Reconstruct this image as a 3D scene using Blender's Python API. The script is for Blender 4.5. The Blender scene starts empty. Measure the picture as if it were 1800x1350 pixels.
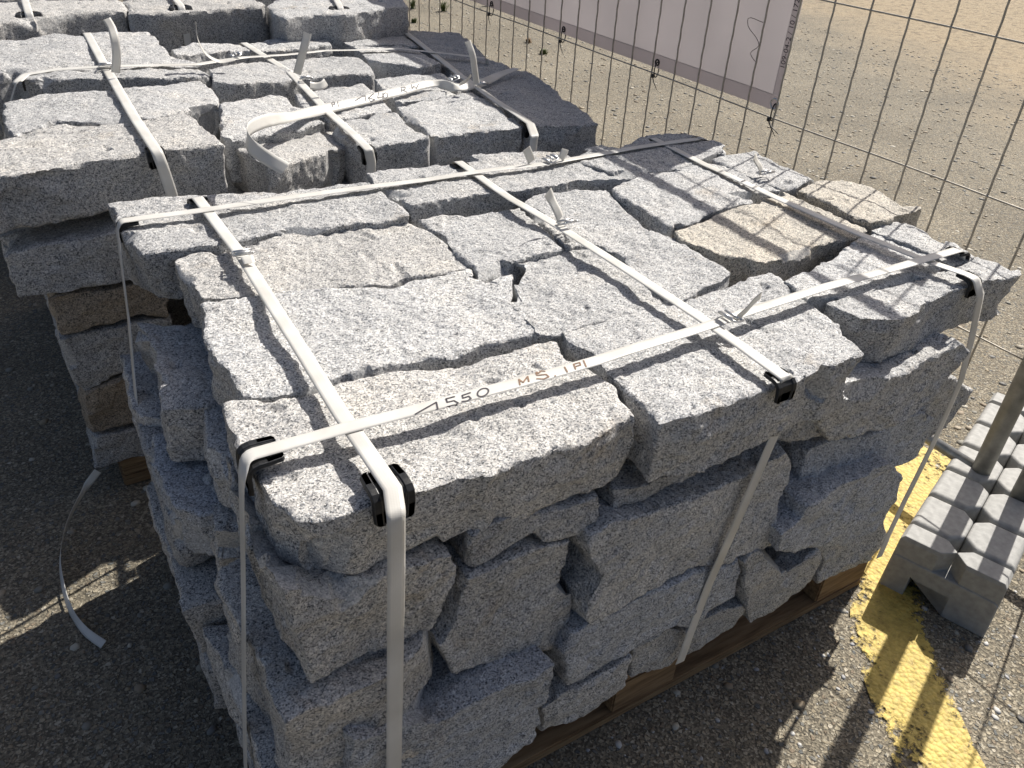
import bpy, bmesh, math, random
import numpy as np
from mathutils import Vector, Matrix
scene = bpy.context.scene
rad = math.radians

STONES = [
{"m":"T","l":"large granite block at the nearest corner, under the strap marked 1550","z":0.703,"t":0.092,"p":[[0.0149,0.2607],[0.0069,0.2139],[0.0069,0.1856],[0.0069,0.1537],[0.006,0.1248],[0.0079,0.0979],[0.0087,0.0725],[0.0127,0.0583],[0.0212,0.0361],[0.0278,0.0268],[0.047,0.0157],[0.0619,0.0126],[0.0829,0.0113],[0.1057,0.0133],[0.1446,0.0093],[0.1688,0.004],[0.1966,0.0045],[0.2232,0.0015],[0.2373,-0.0036],[0.2593,0.0019],[0.2809,0.0046],[0.3002,0.0017],[0.3452,-0.001],[0.3947,-0.0002],[0.4605,0.0126],[0.4627,0.0061],[0.4637,0.0166],[0.4693,0.0757],[0.4563,0.1239],[0.4478,0.1653],[0.4604,0.1999],[0.4518,0.2076],[0.3792,0.2125],[0.3102,0.2124],[0.2351,0.2371],[0.1616,0.2376],[0.124,0.2348],[0.0628,0.2488]],"c":[1.03,1.01,0.98],"g":"granite blocks strapped on the front pallet"},
{"m":"T","l":"broad granite block on the top front edge where the 1550 and middle straps cross","z":0.706,"t":0.1,"p":[[0.4892,0.2211],[0.4818,0.1943],[0.4949,0.1568],[0.4897,0.1085],[0.4868,0.056],[0.4854,0.0176],[0.4718,-0.018],[0.4979,-0.0179],[0.5168,-0.0234],[0.5495,-0.0289],[0.5994,-0.0228],[0.6553,-0.0287],[0.6987,-0.0321],[0.7445,-0.0183],[0.7604,-0.0196],[0.7729,-0.0292],[0.8189,-0.0218],[0.856,-0.0209],[0.8706,0.0096],[0.8759,0.0256],[0.8917,0.0563],[0.8944,0.089],[0.8957,0.1215],[0.9174,0.1791],[0.9309,0.2121],[0.9235,0.2299],[0.8768,0.2304],[0.7543,0.2164],[0.7087,0.2232],[0.6606,0.2295],[0.5746,0.223]],"c":[1,1,1],"g":"granite blocks strapped on the front pallet"},
{"m":"T","l":"granite block with an angled face on the top right front corner of the front pallet","z":0.708,"t":0.085,"p":[[0.919,0.1063],[1.0183,0.1025],[1.1395,0.0961],[1.2409,0.1077],[1.3401,0.1169],[1.3495,0.0834],[1.3436,0.05],[1.3675,0.044],[1.3505,0.0317],[1.3011,0.0325],[1.2578,0.0383],[1.2271,0.0432],[1.158,0.0387],[1.0688,0.0306],[1.0141,0.0234],[0.9856,0.0189],[0.9234,0.045]],"c":[1,1,1],"g":"granite blocks strapped on the front pallet"},
{"m":"T","l":"granite block crossed by the plate shadow, between the beige block and the right front corner","z":0.712,"t":0.09,"p":[[0.9196,0.1856],[0.9878,0.201],[1.1379,0.2456],[1.1923,0.2602],[1.2393,0.2623],[1.2473,0.2412],[1.2516,0.1941],[1.2355,0.1112],[1.1331,0.0974],[1.0139,0.1028],[0.9198,0.1061],[0.8936,0.1228],[0.9094,0.1588]],"c":[1,1,1],"g":"granite blocks strapped on the front pallet"},
{"m":"T","l":"granite block on the right rear edge in front of the fence, beside the last strap","z":0.715,"t":0.09,"p":[[1.237,0.2734],[1.2946,0.2748],[1.3337,0.2636],[1.3341,0.2241],[1.3161,0.1914],[1.3475,0.1658],[1.3289,0.1136],[1.2388,0.1079],[1.25,0.1903],[1.2386,0.255]],"c":[1,1,1],"g":"granite blocks strapped on the front pallet"},
{"m":"T","l":"square granite block in the second row at the left edge, beside the left strap","z":0.706,"t":0.1,"p":[[0.0495,0.5231],[0.0855,0.5098],[0.1432,0.5042],[0.2517,0.4817],[0.283,0.4669],[0.3218,0.4508],[0.359,0.4635],[0.4388,0.46],[0.4607,0.4614],[0.4541,0.4057],[0.5045,0.4248],[0.528,0.4185],[0.46,0.3273],[0.4591,0.2844],[0.4587,0.2506],[0.4518,0.2321],[0.4132,0.2384],[0.3558,0.2456],[0.3195,0.2366],[0.2965,0.2446],[0.2528,0.2516],[0.1969,0.248],[0.1691,0.2557],[0.1262,0.2402],[0.0393,0.2545],[0.0438,0.3303],[0.0356,0.4026],[0.0417,0.4599]],"c":[1,1,1],"g":"granite blocks strapped on the front pallet"},
{"m":"T","l":"top granite block left of the middle strap, hairline crack at its left side","z":0.704,"t":0.1,"p":[[0.5354,0.4196],[0.5524,0.4472],[0.5913,0.4563],[0.6449,0.4571],[0.707,0.4496],[0.7176,0.4265],[0.7227,0.3712],[0.7378,0.203],[0.7043,0.2231],[0.6568,0.2272],[0.5722,0.2223],[0.4885,0.2198],[0.4552,0.2324],[0.4633,0.256],[0.4637,0.29],[0.4653,0.3309]],"c":[1,1,1],"g":"granite blocks strapped on the front pallet"},
{"m":"T","l":"long granite block at the left edge with the left strap buckle above it","z":0.706,"t":0.1,"p":[[0.0447,0.6792],[0.0737,0.6867],[0.1173,0.6906],[0.1532,0.6889],[0.2091,0.7144],[0.239,0.7141],[0.2766,0.7053],[0.3798,0.6977],[0.4666,0.6764],[0.4716,0.6513],[0.4784,0.6122],[0.4704,0.5195],[0.4713,0.4495],[0.4658,0.4707],[0.3641,0.4744],[0.3257,0.4639],[0.2828,0.4755],[0.2552,0.4906],[0.1042,0.5167],[0.0517,0.5318],[0.0534,0.6152]],"c":[1.03,1.01,0.98],"g":"granite blocks strapped on the front pallet"},
{"m":"T","l":"granite block in the third row between the left and middle straps","z":0.71,"t":0.1,"p":[[0.4688,0.6737],[0.5287,0.6677],[0.5983,0.6644],[0.6499,0.6542],[0.6833,0.6522],[0.6689,0.5592],[0.6505,0.4609],[0.5889,0.4533],[0.5513,0.446],[0.5077,0.4306],[0.4628,0.4084],[0.472,0.4471],[0.4711,0.5147],[0.4792,0.6073],[0.4717,0.6467]],"c":[1,1,1],"g":"granite blocks strapped on the front pallet"},
{"m":"T","l":"large granite block right of the middle strap, buckle and tail at its back edge","z":0.712,"t":0.1,"p":[[0.6851,0.6491],[0.7558,0.677],[0.8329,0.6644],[0.8904,0.6433],[0.8764,0.602],[0.8438,0.5181],[0.8298,0.4511],[0.8629,0.4083],[0.8494,0.3817],[0.8513,0.3311],[0.858,0.2879],[0.8524,0.2543],[0.8151,0.2368],[0.7582,0.2279],[0.7259,0.2173],[0.7007,0.2209],[0.7036,0.2734],[0.7168,0.3653],[0.7047,0.4393],[0.6515,0.4556],[0.6696,0.5509]],"c":[1,1,1],"g":"granite blocks strapped on the front pallet"},
{"m":"T","l":"long granite block along the back left edge, under the back strap","z":0.716,"t":0.088,"p":[[-0.0033,0.9753],[0.0642,0.9555],[0.1404,0.9353],[0.2291,0.9133],[0.3218,0.8935],[0.4078,0.8771],[0.4639,0.8741],[0.4589,0.8287],[0.46,0.7512],[0.466,0.7089],[0.4591,0.6651],[0.3751,0.6852],[0.2729,0.6924],[0.2285,0.7096],[0.2057,0.7093],[0.1636,0.7075],[0.1204,0.6969],[0.0151,0.7206],[-0.0045,0.8189],[-0.0083,0.8711]],"c":[1,1,1],"g":"granite blocks strapped on the front pallet"},
{"m":"T","l":"granite block on the back edge between the middle strap and the left back block","z":0.72,"t":0.1,"p":[[0.4685,0.8988],[0.5358,0.9072],[0.63,0.9024],[0.6712,0.901],[0.7278,0.9259],[0.7938,0.9158],[0.8694,0.8939],[0.9254,0.8631],[0.9144,0.8181],[0.9319,0.7634],[0.9623,0.7124],[0.9647,0.6704],[0.9144,0.6769],[0.8542,0.7021],[0.744,0.6996],[0.6789,0.7038],[0.6255,0.7134],[0.5547,0.7181],[0.4841,0.7053],[0.4727,0.7533],[0.4684,0.8365]],"c":[1,1,1],"g":"granite blocks strapped on the front pallet"},
{"m":"T","l":"granite block at the back right corner lying in the banner shadow, straps crossing on it","z":0.722,"t":0.1,"p":[[0.9089,0.806],[0.9844,0.8585],[1.0353,0.8732],[1.0693,0.8421],[1.1578,0.8796],[1.2412,0.8804],[1.2825,0.8693],[1.3084,0.8163],[1.2789,0.7413],[1.2086,0.6884],[1.1231,0.6868],[1.0143,0.6811],[0.9698,0.6697],[0.9384,0.7314]],"c":[1,1,1],"g":"granite blocks strapped on the front pallet"},
{"m":"T","l":"small pitted granite block at the back right edge beyond the last strap","z":0.722,"t":0.09,"p":[[1.2913,0.8135],[1.3286,0.7943],[1.3211,0.7513],[1.2873,0.703],[1.2538,0.6994],[1.2698,0.7449]],"c":[1,1,1],"g":"granite blocks strapped on the front pallet"},
{"m":"T","l":"granite block right of centre near the back with a dark shadow band across it","z":0.722,"t":0.1,"p":[[0.8849,0.6341],[0.9632,0.6651],[1.0155,0.673],[1.1154,0.678],[1.2028,0.6784],[1.2099,0.6512],[1.2149,0.5488],[1.2232,0.4837],[1.1829,0.5043],[1.112,0.4998],[1.1131,0.4657],[1.0775,0.4613],[1.0066,0.4602],[0.9531,0.4466],[0.8895,0.4449],[0.8727,0.435],[0.877,0.5013],[0.8793,0.5729]],"c":[1,1,1],"g":"granite blocks strapped on the front pallet"},
{"m":"T","l":"light granite block on the back right edge beneath the buckle of the last strap","z":0.722,"t":0.09,"p":[[1.2217,0.6914],[1.2682,0.6979],[1.3554,0.7019],[1.3369,0.6074],[1.3512,0.5145],[1.2707,0.485],[1.2333,0.49],[1.2165,0.537],[1.2098,0.5963]],"c":[1,1,1],"g":"granite blocks strapped on the front pallet"},
{"m":"T","l":"beige granite block with an upturned tip at the back right edge by the fence","z":0.722,"t":0.085,"p":[[1.2576,0.4762],[1.3391,0.5006],[1.3802,0.4985],[1.4083,0.4678],[1.4179,0.4228],[1.4029,0.3719],[1.3915,0.3255],[1.4327,0.2976],[1.3511,0.2844],[1.2821,0.2744],[1.2445,0.2819],[1.2467,0.3396],[1.2503,0.4133]],"c":[1.09,1.01,0.88],"g":"granite blocks strapped on the front pallet"},
{"m":"T","l":"beige sun-stained granite block right of centre, shadow bands across its top","z":0.716,"t":0.1,"p":[[0.8625,0.4151],[0.9977,0.449],[1.0966,0.4663],[1.1782,0.485],[1.2291,0.4842],[1.2289,0.4358],[1.2387,0.3308],[1.2394,0.2757],[1.1551,0.2613],[1.1251,0.2665],[1.0415,0.2556],[0.9306,0.2452],[0.9127,0.2437],[0.9154,0.2721],[0.8745,0.3009],[0.8665,0.3431],[0.8561,0.3904]],"c":[1.09,1.01,0.88],"g":"granite blocks strapped on the front pallet"},
{"m":"F","l":"tall granite block in the second course directly under the nearest corner block","z":0.0,"t":0.24,"p":[[-0.0098,0.6463],[0.0302,0.612],[0.0823,0.6053],[0.1301,0.6084],[0.196,0.5985],[0.2009,0.58],[0.2053,0.5535],[0.1903,0.5109],[0.1684,0.4706],[0.1038,0.4731],[0.0475,0.4808],[0.0014,0.4816],[-0.0071,0.5643]],"c":[1.03,1.01,0.98],"g":"granite blocks strapped on the front pallet"},
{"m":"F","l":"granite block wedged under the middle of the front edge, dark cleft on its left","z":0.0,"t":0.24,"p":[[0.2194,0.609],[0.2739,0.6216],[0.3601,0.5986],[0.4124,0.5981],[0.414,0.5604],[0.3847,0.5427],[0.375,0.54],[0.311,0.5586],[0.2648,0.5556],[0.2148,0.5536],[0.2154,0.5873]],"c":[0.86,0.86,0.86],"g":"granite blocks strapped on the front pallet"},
{"m":"F","l":"third course granite block of the front face, stepped end beside the deep cleft","z":-0.005,"t":0.24,"p":[[0.2089,0.5544],[0.2619,0.5546],[0.3079,0.5574],[0.3715,0.5397],[0.3699,0.5059],[0.3576,0.474],[0.3843,0.4388],[0.3942,0.3973],[0.3907,0.3417],[0.3796,0.314],[0.3497,0.3221],[0.3129,0.3573],[0.2878,0.3556],[0.2771,0.3488],[0.1835,0.387],[0.1643,0.4502],[0.1826,0.473],[0.1958,0.5026],[0.2048,0.5286]],"c":[1,1,1],"g":"granite blocks strapped on the front pallet"},
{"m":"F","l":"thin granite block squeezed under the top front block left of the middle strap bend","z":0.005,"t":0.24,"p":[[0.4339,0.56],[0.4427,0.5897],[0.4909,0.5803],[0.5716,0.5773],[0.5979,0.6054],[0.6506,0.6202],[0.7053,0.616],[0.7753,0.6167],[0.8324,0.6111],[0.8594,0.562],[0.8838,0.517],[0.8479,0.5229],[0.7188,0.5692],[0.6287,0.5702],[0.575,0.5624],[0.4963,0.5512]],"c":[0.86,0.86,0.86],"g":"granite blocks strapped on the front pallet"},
{"m":"F","l":"wide granite block in the third course of the front face, behind the hanging middle strap","z":-0.02,"t":0.24,"p":[[0.38,0.555],[0.4159,0.5671],[0.4766,0.5486],[0.5998,0.5408],[0.6902,0.5415],[0.7722,0.5488],[0.7904,0.5365],[0.7951,0.4808],[0.7714,0.4489],[0.7846,0.3939],[0.7869,0.3425],[0.7001,0.3595],[0.6884,0.3524],[0.6012,0.3832],[0.5218,0.3857],[0.4615,0.3827],[0.3851,0.377],[0.3852,0.4244],[0.4063,0.47],[0.3799,0.5272]],"c":[1,1,1],"g":"granite blocks strapped on the front pallet"},
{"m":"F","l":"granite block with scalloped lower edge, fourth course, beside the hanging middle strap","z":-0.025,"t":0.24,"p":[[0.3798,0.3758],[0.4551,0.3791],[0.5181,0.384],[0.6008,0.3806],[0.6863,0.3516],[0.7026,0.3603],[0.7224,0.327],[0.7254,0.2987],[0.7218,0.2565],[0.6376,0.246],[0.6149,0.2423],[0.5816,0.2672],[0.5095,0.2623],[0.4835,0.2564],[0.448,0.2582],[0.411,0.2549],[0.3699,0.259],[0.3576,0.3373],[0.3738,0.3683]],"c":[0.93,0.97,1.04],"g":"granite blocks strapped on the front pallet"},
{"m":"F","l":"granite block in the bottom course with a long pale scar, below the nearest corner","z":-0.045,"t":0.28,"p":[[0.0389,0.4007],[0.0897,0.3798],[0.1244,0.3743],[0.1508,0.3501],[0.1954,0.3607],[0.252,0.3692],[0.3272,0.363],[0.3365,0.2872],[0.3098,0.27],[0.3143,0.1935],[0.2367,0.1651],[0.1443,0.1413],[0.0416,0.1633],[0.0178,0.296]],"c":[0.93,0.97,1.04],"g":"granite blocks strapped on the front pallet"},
{"m":"F","l":"granite block in the bottom course just right of the scarred one, resting on the pallet","z":-0.02,"t":0.26,"p":[[0.3319,0.2226],[0.3715,0.2464],[0.416,0.2429],[0.4539,0.2432],[0.5088,0.2434],[0.5153,0.1646],[0.5091,0.1448],[0.4388,0.1349],[0.3403,0.1487]],"c":[1,1,1],"g":"granite blocks strapped on the front pallet"},
{"m":"F","l":"small granite block in the bottom course where the middle strap passes under","z":-0.02,"t":0.26,"p":[[0.5236,0.1709],[0.5161,0.2471],[0.5837,0.2552],[0.6286,0.2233],[0.65,0.2336],[0.7479,0.2288],[0.7591,0.1994],[0.7469,0.16],[0.6127,0.1417],[0.5224,0.1643]],"c":[1,1,1],"g":"granite blocks strapped on the front pallet"},
{"m":"F","l":"rotated granite block with a bare corner in the bottom course near the concrete foot","z":-0.03,"t":0.24,"p":[[0.729,0.2604],[0.7076,0.3521],[0.7333,0.3678],[0.7882,0.3189],[0.8437,0.2566],[0.9124,0.2862],[0.9351,0.2467],[0.935,0.1876],[0.8958,0.1704],[0.8186,0.1597],[0.7806,0.1586]],"c":[1,1,1],"g":"granite blocks strapped on the front pallet"},
{"m":"F","l":"granite block at the right end of the bottom course, nearest the yellow paint","z":-0.005,"t":0.26,"p":[[0.9558,0.2476],[1.0607,0.2235],[1.1448,0.2305],[1.1861,0.1733],[1.1609,0.1129],[1.0727,0.1163],[0.9967,0.1203],[0.9871,0.1907]],"c":[1,1,1],"g":"granite blocks strapped on the front pallet"},
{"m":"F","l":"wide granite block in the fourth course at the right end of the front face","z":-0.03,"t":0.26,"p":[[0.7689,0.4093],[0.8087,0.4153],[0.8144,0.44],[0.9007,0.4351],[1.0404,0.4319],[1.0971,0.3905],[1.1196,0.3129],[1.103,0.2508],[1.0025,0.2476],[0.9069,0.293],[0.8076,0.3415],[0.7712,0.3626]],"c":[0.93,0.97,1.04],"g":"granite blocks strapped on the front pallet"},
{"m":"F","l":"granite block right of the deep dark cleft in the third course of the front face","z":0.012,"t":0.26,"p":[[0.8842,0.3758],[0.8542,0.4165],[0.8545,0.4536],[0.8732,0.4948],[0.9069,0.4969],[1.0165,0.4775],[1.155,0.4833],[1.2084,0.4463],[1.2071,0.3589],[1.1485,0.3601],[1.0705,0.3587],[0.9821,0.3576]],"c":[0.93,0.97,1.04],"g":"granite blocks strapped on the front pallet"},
{"m":"F","l":"granite block with a sunlit sliver on its upper edge under the right front corner","z":-0.012,"t":0.26,"p":[[0.8093,0.627],[0.8571,0.6433],[0.9598,0.6264],[1.0118,0.6187],[1.0761,0.6256],[1.1487,0.6391],[1.1746,0.6118],[1.138,0.5703],[1.097,0.5151],[0.9858,0.5105],[0.8664,0.5281],[0.8417,0.5571]],"c":[1,1,1],"g":"granite blocks strapped on the front pallet"},
{"m":"F","l":"low granite block jutting out at the right end, its tip in the sun","z":0.03,"t":0.22,"p":[[1.1698,0.4771],[1.1933,0.5202],[1.265,0.514],[1.3676,0.4518],[1.3641,0.4146],[1.3251,0.3603],[1.2543,0.3499]],"c":[1,1,1],"g":"granite blocks strapped on the front pallet"},
{"m":"T","l":"second course granite block of the left side with a sunlit triangle on its ledge","z":0.6,"t":0.095,"p":[[-0.0151,0.7073],[0.0233,0.6761],[0.1359,0.6431],[0.1127,0.3915],[0.0083,0.4219],[-0.0018,0.4192],[-0.0418,0.4349],[-0.0359,0.4779],[-0.0257,0.571],[-0.0104,0.6636]],"c":[1,1,1],"g":"granite blocks strapped on the front pallet"},
{"m":"T","l":"granite block with a pointed pale flank in the second course of the left side","z":0.598,"t":0.09,"p":[[0.0006,0.4306],[0.0606,0.4129],[0.1207,0.3907],[0.105,0.2494],[0.0272,0.2697],[-0.0042,0.3128],[-0.0037,0.3559]],"c":[1,1,1],"g":"granite blocks strapped on the front pallet"},
{"m":"T","l":"granite block in the second course close to the nearest corner, mostly under the top block","z":0.598,"t":0.09,"p":[[0.0047,0.3014],[0.0472,0.2862],[0.1226,0.2541],[0.0826,0.0697],[0.016,0.0747],[-0.0064,0.1152],[-0.0017,0.1747],[0.0002,0.239]],"c":[1,1,1],"g":"granite blocks strapped on the front pallet"},
{"m":"T","l":"granite block with a sunlit back tip behind the hanging strap of the left side","z":0.497,"t":0.105,"p":[[-0.0556,0.7731],[-0.0213,0.7795],[0.0533,0.7579],[0.0339,0.5424],[-0.0416,0.567],[-0.0547,0.5789],[-0.0613,0.612],[-0.0648,0.6648]],"c":[1,1,1],"g":"granite blocks strapped on the front pallet"},
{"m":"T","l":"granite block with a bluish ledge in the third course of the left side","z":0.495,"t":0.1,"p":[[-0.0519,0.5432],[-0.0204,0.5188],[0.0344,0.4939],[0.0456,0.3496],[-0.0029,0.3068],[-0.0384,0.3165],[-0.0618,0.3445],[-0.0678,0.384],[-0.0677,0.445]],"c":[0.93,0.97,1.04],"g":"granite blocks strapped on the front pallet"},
{"m":"T","l":"granite block with a brownish end face in the third course near the nearest corner","z":0.497,"t":0.1,"p":[[-0.0191,0.398],[0.0287,0.407],[0.0786,0.3736],[0.0718,0.2263],[0.0118,0.2608],[-0.0232,0.2819],[-0.018,0.3137],[-0.0207,0.3621]],"c":[1.03,1.01,0.98],"g":"granite blocks strapped on the front pallet"},
{"m":"T","l":"long granite block with a wide shaded ledge, standing proud of the lower left corner","z":0.47,"t":0.15,"p":[[-0.0367,0.2305],[-0.0395,0.1926],[-0.0392,0.1539],[-0.0389,0.1221],[-0.0367,0.1031],[-0.0358,0.0645],[-0.0345,0.0225],[-0.0307,-0.0267],[0.0078,-0.03],[0.0913,-0.0312],[0.1643,-0.0051],[0.1922,0.0505],[0.1634,0.2093],[0.0474,0.2582]],"c":[1.03,1.01,0.98],"g":"granite blocks strapped on the front pallet"},
{"m":"T","l":"long granite block across the front left of the second pallet, left strap bending over it","z":0,"t":0.1,"p":[[-0.2401,1.0186,0.755],[-0.2244,1.2202,0.755],[-0.1419,1.2586,0.7557],[-0.1007,1.2838,0.7573],[-0.0374,1.3121,0.7597],[0.0277,1.2701,0.7622],[0.0999,1.2667,0.765],[0.2103,1.2786,0.765],[0.2232,1.238,0.765],[0.228,1.114,0.765],[0.2347,1.0547,0.7644],[0.1697,1.0521,0.765],[0.1213,1.053,0.765],[0.0645,1.0516,0.7636],[-0.0121,1.0507,0.7607],[-0.0496,1.0504,0.7592],[-0.1236,1.0349,0.7564],[-0.1576,1.0468,0.7551]],"c":[1.03,1.01,0.98],"g":"granite blocks strapped on the second pallet"},
{"m":"T","l":"granite block in the second row at the left edge of the second pallet","z":0,"t":0.1,"p":[[-0.111,1.5247,0.7569],[-0.0321,1.5436,0.7599],[0.1033,1.522,0.765],[0.1531,1.5315,0.765],[0.322,1.6091,0.7532],[0.3238,1.5286,0.753],[0.3224,1.4253,0.7532],[0.3006,1.361,0.756],[0.2486,1.3296,0.7626],[0.2249,1.3055,0.765],[0.144,1.2675,0.765],[0.1021,1.2788,0.765],[0.0242,1.2972,0.7621],[-0.0355,1.328,0.7598],[-0.1217,1.275,0.7565],[-0.1262,1.358,0.7563]],"c":[1,1,1],"g":"granite blocks strapped on the second pallet"},
{"m":"T","l":"slim granite block under the lengthwise strap at the left of the second pallet","z":0,"t":0.1,"p":[[-0.0564,1.6926,0.767],[0.0354,1.6987,0.7705],[0.1301,1.6746,0.773],[0.3752,1.7301,0.7544],[0.3528,1.6234,0.7573],[0.3105,1.6016,0.7627],[0.2154,1.588,0.773],[0.1183,1.603,0.773],[0.0384,1.6174,0.7706],[-0.058,1.6492,0.7669]],"c":[1,1,1],"g":"granite blocks strapped on the second pallet"},
{"m":"T","l":"granite block at the back left of the second pallet, strap tail standing over it","z":0,"t":0.1,"p":[[-0.1843,1.7806,0.763],[-0.1567,2.1175,0.7631],[-0.0767,2.1082,0.7662],[-0.0226,2.0971,0.7683],[0.062,2.1332,0.7715],[0.125,2.0926,0.773],[0.1438,2.1111,0.773],[0.3077,2.1108,0.763],[0.3023,1.8304,0.7637],[0.3232,1.7888,0.7611],[0.3548,1.7642,0.757],[0.2767,1.7038,0.767],[0.1403,1.6893,0.773],[0.0382,1.7209,0.7706],[-0.0352,1.7221,0.7678],[-0.0708,1.8048,0.7664],[-0.1012,1.7781,0.7653]],"c":[1,1,1],"g":"granite blocks strapped on the second pallet"},
{"m":"T","l":"slim granite block in the back middle of the second pallet under the curled tail","z":0,"t":0.1,"p":[[0.327,1.946,0.7606],[0.4278,2.0434,0.7477],[0.5588,2.0538,0.7317],[0.6494,2.1103,0.7287],[0.8421,2.1609,0.7223],[0.8206,2.0219,0.723],[0.6938,1.9479,0.7272],[0.6142,1.9431,0.7299],[0.5349,1.9702,0.7339],[0.3956,1.9097,0.7518],[0.3241,1.851,0.7609]],"c":[1,1,1],"g":"granite blocks strapped on the second pallet"},
{"m":"T","l":"granite block in the middle of the second pallet below the tilted strap tail","z":0,"t":0.1,"p":[[0.3694,1.6898,0.7551],[0.4847,1.7936,0.7404],[0.5822,1.8426,0.7309],[0.77,1.8745,0.7247],[0.8475,1.8554,0.7221],[0.8191,1.6893,0.723],[0.8057,1.65,0.7235],[0.6755,1.6268,0.7278],[0.5878,1.6048,0.7307],[0.4629,1.5572,0.7432],[0.3818,1.5292,0.7536],[0.3437,1.5444,0.7584]],"c":[1,1,1],"g":"granite blocks strapped on the second pallet"},
{"m":"T","l":"small granite block left of the loose marked band on the second pallet","z":0,"t":0.1,"p":[[0.3112,1.3775,0.7546],[0.3968,1.4318,0.7436],[0.4725,1.4712,0.7339],[0.4915,1.4466,0.7315],[0.4855,1.3656,0.7323],[0.5069,1.3272,0.7295],[0.507,1.2774,0.7295],[0.5103,1.2343,0.7291],[0.3881,1.1522,0.7447],[0.2887,1.1084,0.7575],[0.2495,1.1023,0.7625],[0.2694,1.2083,0.7599]],"c":[1,1,1],"g":"granite blocks strapped on the second pallet"},
{"m":"T","l":"small granite block right of the middle strap beneath the figures 1640","z":0,"t":0.1,"p":[[0.5237,1.4741,0.7274],[0.6212,1.5395,0.7216],[0.748,1.5826,0.7174],[0.7439,1.4837,0.7175],[0.7138,1.2983,0.7185],[0.6222,1.274,0.7216],[0.5206,1.24,0.7278],[0.5183,1.2934,0.7281],[0.5055,1.363,0.7297]],"c":[1,1,1],"g":"granite blocks strapped on the second pallet"},
{"m":"T","l":"granite block with a slanted left flank in the front middle of the second pallet","z":0,"t":0.1,"p":[[0.2591,1.16,0.7363],[0.3403,1.2062,0.7259],[0.4229,1.2424,0.7153],[0.5349,1.2978,0.7009],[0.5394,1.2038,0.7004],[0.5454,1.1328,0.6996],[0.4185,1.0597,0.7158],[0.3239,0.9988,0.728],[0.3,0.9954,0.731],[0.279,1.0773,0.7337]],"c":[1.03,1.01,0.98],"g":"granite blocks strapped on the second pallet"},
{"m":"T","l":"granite block where the middle strap bends over the front of the second pallet","z":0,"t":0.1,"p":[[0.512,1.2062,0.7289],[0.6663,1.2836,0.7201],[0.7086,1.2733,0.7187],[0.6892,1.1828,0.7194],[0.6899,1.1164,0.7193],[0.6951,1.065,0.7192],[0.6181,1.0515,0.7217],[0.548,1.0371,0.7243],[0.5192,1.0527,0.7279],[0.512,1.1162,0.7289]],"c":[1,1,1],"g":"granite blocks strapped on the second pallet"},
{"m":"T","l":"granite block at the front right of the second pallet, left of the last strap","z":0,"t":0.1,"p":[[0.7372,1.3358,0.7178],[0.8169,1.3621,0.7151],[0.8944,1.3737,0.7125],[0.9997,1.4174,0.709],[1.0021,1.297,0.7089],[0.98,1.1593,0.7097],[0.958,1.0884,0.7104],[0.8192,1.0912,0.715],[0.7127,1.0827,0.7186],[0.7201,1.1944,0.7183]],"c":[1,1,1],"g":"granite blocks strapped on the second pallet"},
{"m":"T","l":"dark shaded granite block at the front right corner of the second pallet","z":0,"t":0.1,"p":[[1.017,1.4388,0.7084],[1.1755,1.5938,0.704],[1.2797,1.6494,0.704],[1.3153,1.6227,0.704],[1.27,1.4566,0.704],[1.2278,1.2771,0.704],[1.1904,1.1179,0.704],[1.165,1.0531,0.704],[1.0733,1.0532,0.7066],[0.9839,1.0717,0.7095],[0.9662,1.0963,0.7101],[0.9856,1.1684,0.7095],[1.0081,1.3072,0.7087]],"c":[1,1,1],"g":"granite blocks strapped on the second pallet"},
{"m":"T","l":"granite block under the initials R.W. on the second pallet","z":0,"t":0.1,"p":[[0.7999,1.6251,0.7157],[0.8887,1.6358,0.7127],[1.0244,1.6392,0.7082],[1.0125,1.5242,0.7086],[1.0121,1.4462,0.7086],[0.9178,1.3923,0.7117],[0.8245,1.3777,0.7149],[0.7486,1.3608,0.7174],[0.7697,1.4904,0.7167]],"c":[1,1,1],"g":"granite blocks strapped on the second pallet"},
{"m":"T","l":"granite block with a dark front edge behind the initials R.W.","z":0,"t":0.1,"p":[[0.88,1.9807,0.721],[1.0355,1.9783,0.7158],[1.0809,1.9038,0.7143],[1.0541,1.7007,0.7152],[0.9656,1.6786,0.7181],[0.9044,1.7327,0.7202],[0.8662,1.7911,0.7215],[0.8703,1.8837,0.7213]],"c":[1,1,1],"g":"granite blocks strapped on the second pallet"},
{"m":"T","l":"granite block on the back edge of the second pallet left of the last strap","z":0,"t":0.1,"p":[[0.8941,2.2312,0.7205],[1.0305,2.2487,0.716],[1.1174,2.2615,0.7131],[1.15,2.2183,0.712],[1.1027,1.9699,0.7136],[1.0431,1.9948,0.7156],[0.8775,1.9979,0.7211],[0.8643,2.0863,0.7215]],"c":[1,1,1],"g":"granite blocks strapped on the second pallet"},
{"m":"T","l":"granite block lying in shade at the back right corner of the second pallet","z":0,"t":0.1,"p":[[1.1793,2.2534,0.704],[1.2605,2.1811,0.704],[1.361,2.1337,0.704],[1.2552,1.7922,0.704],[1.2675,1.6533,0.704],[1.1688,1.596,0.704],[1.0281,1.4621,0.7081],[1.0203,1.5563,0.7083],[1.0715,1.7268,0.7066],[1.1265,1.9891,0.7048]],"c":[1,1,1],"g":"granite blocks strapped on the second pallet"},
{"m":"F","l":"granite block in the second course of the second pallet, left end of its front face","z":1.04,"t":0.3,"p":[[-0.1882,0.6095],[-0.137,0.6203],[0.0119,0.6246],[0.1058,0.6166],[0.091,0.5295],[0.0282,0.517],[-0.1032,0.5141],[-0.1859,0.5181]],"c":[1,1,1],"g":"granite blocks strapped on the second pallet"},
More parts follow.
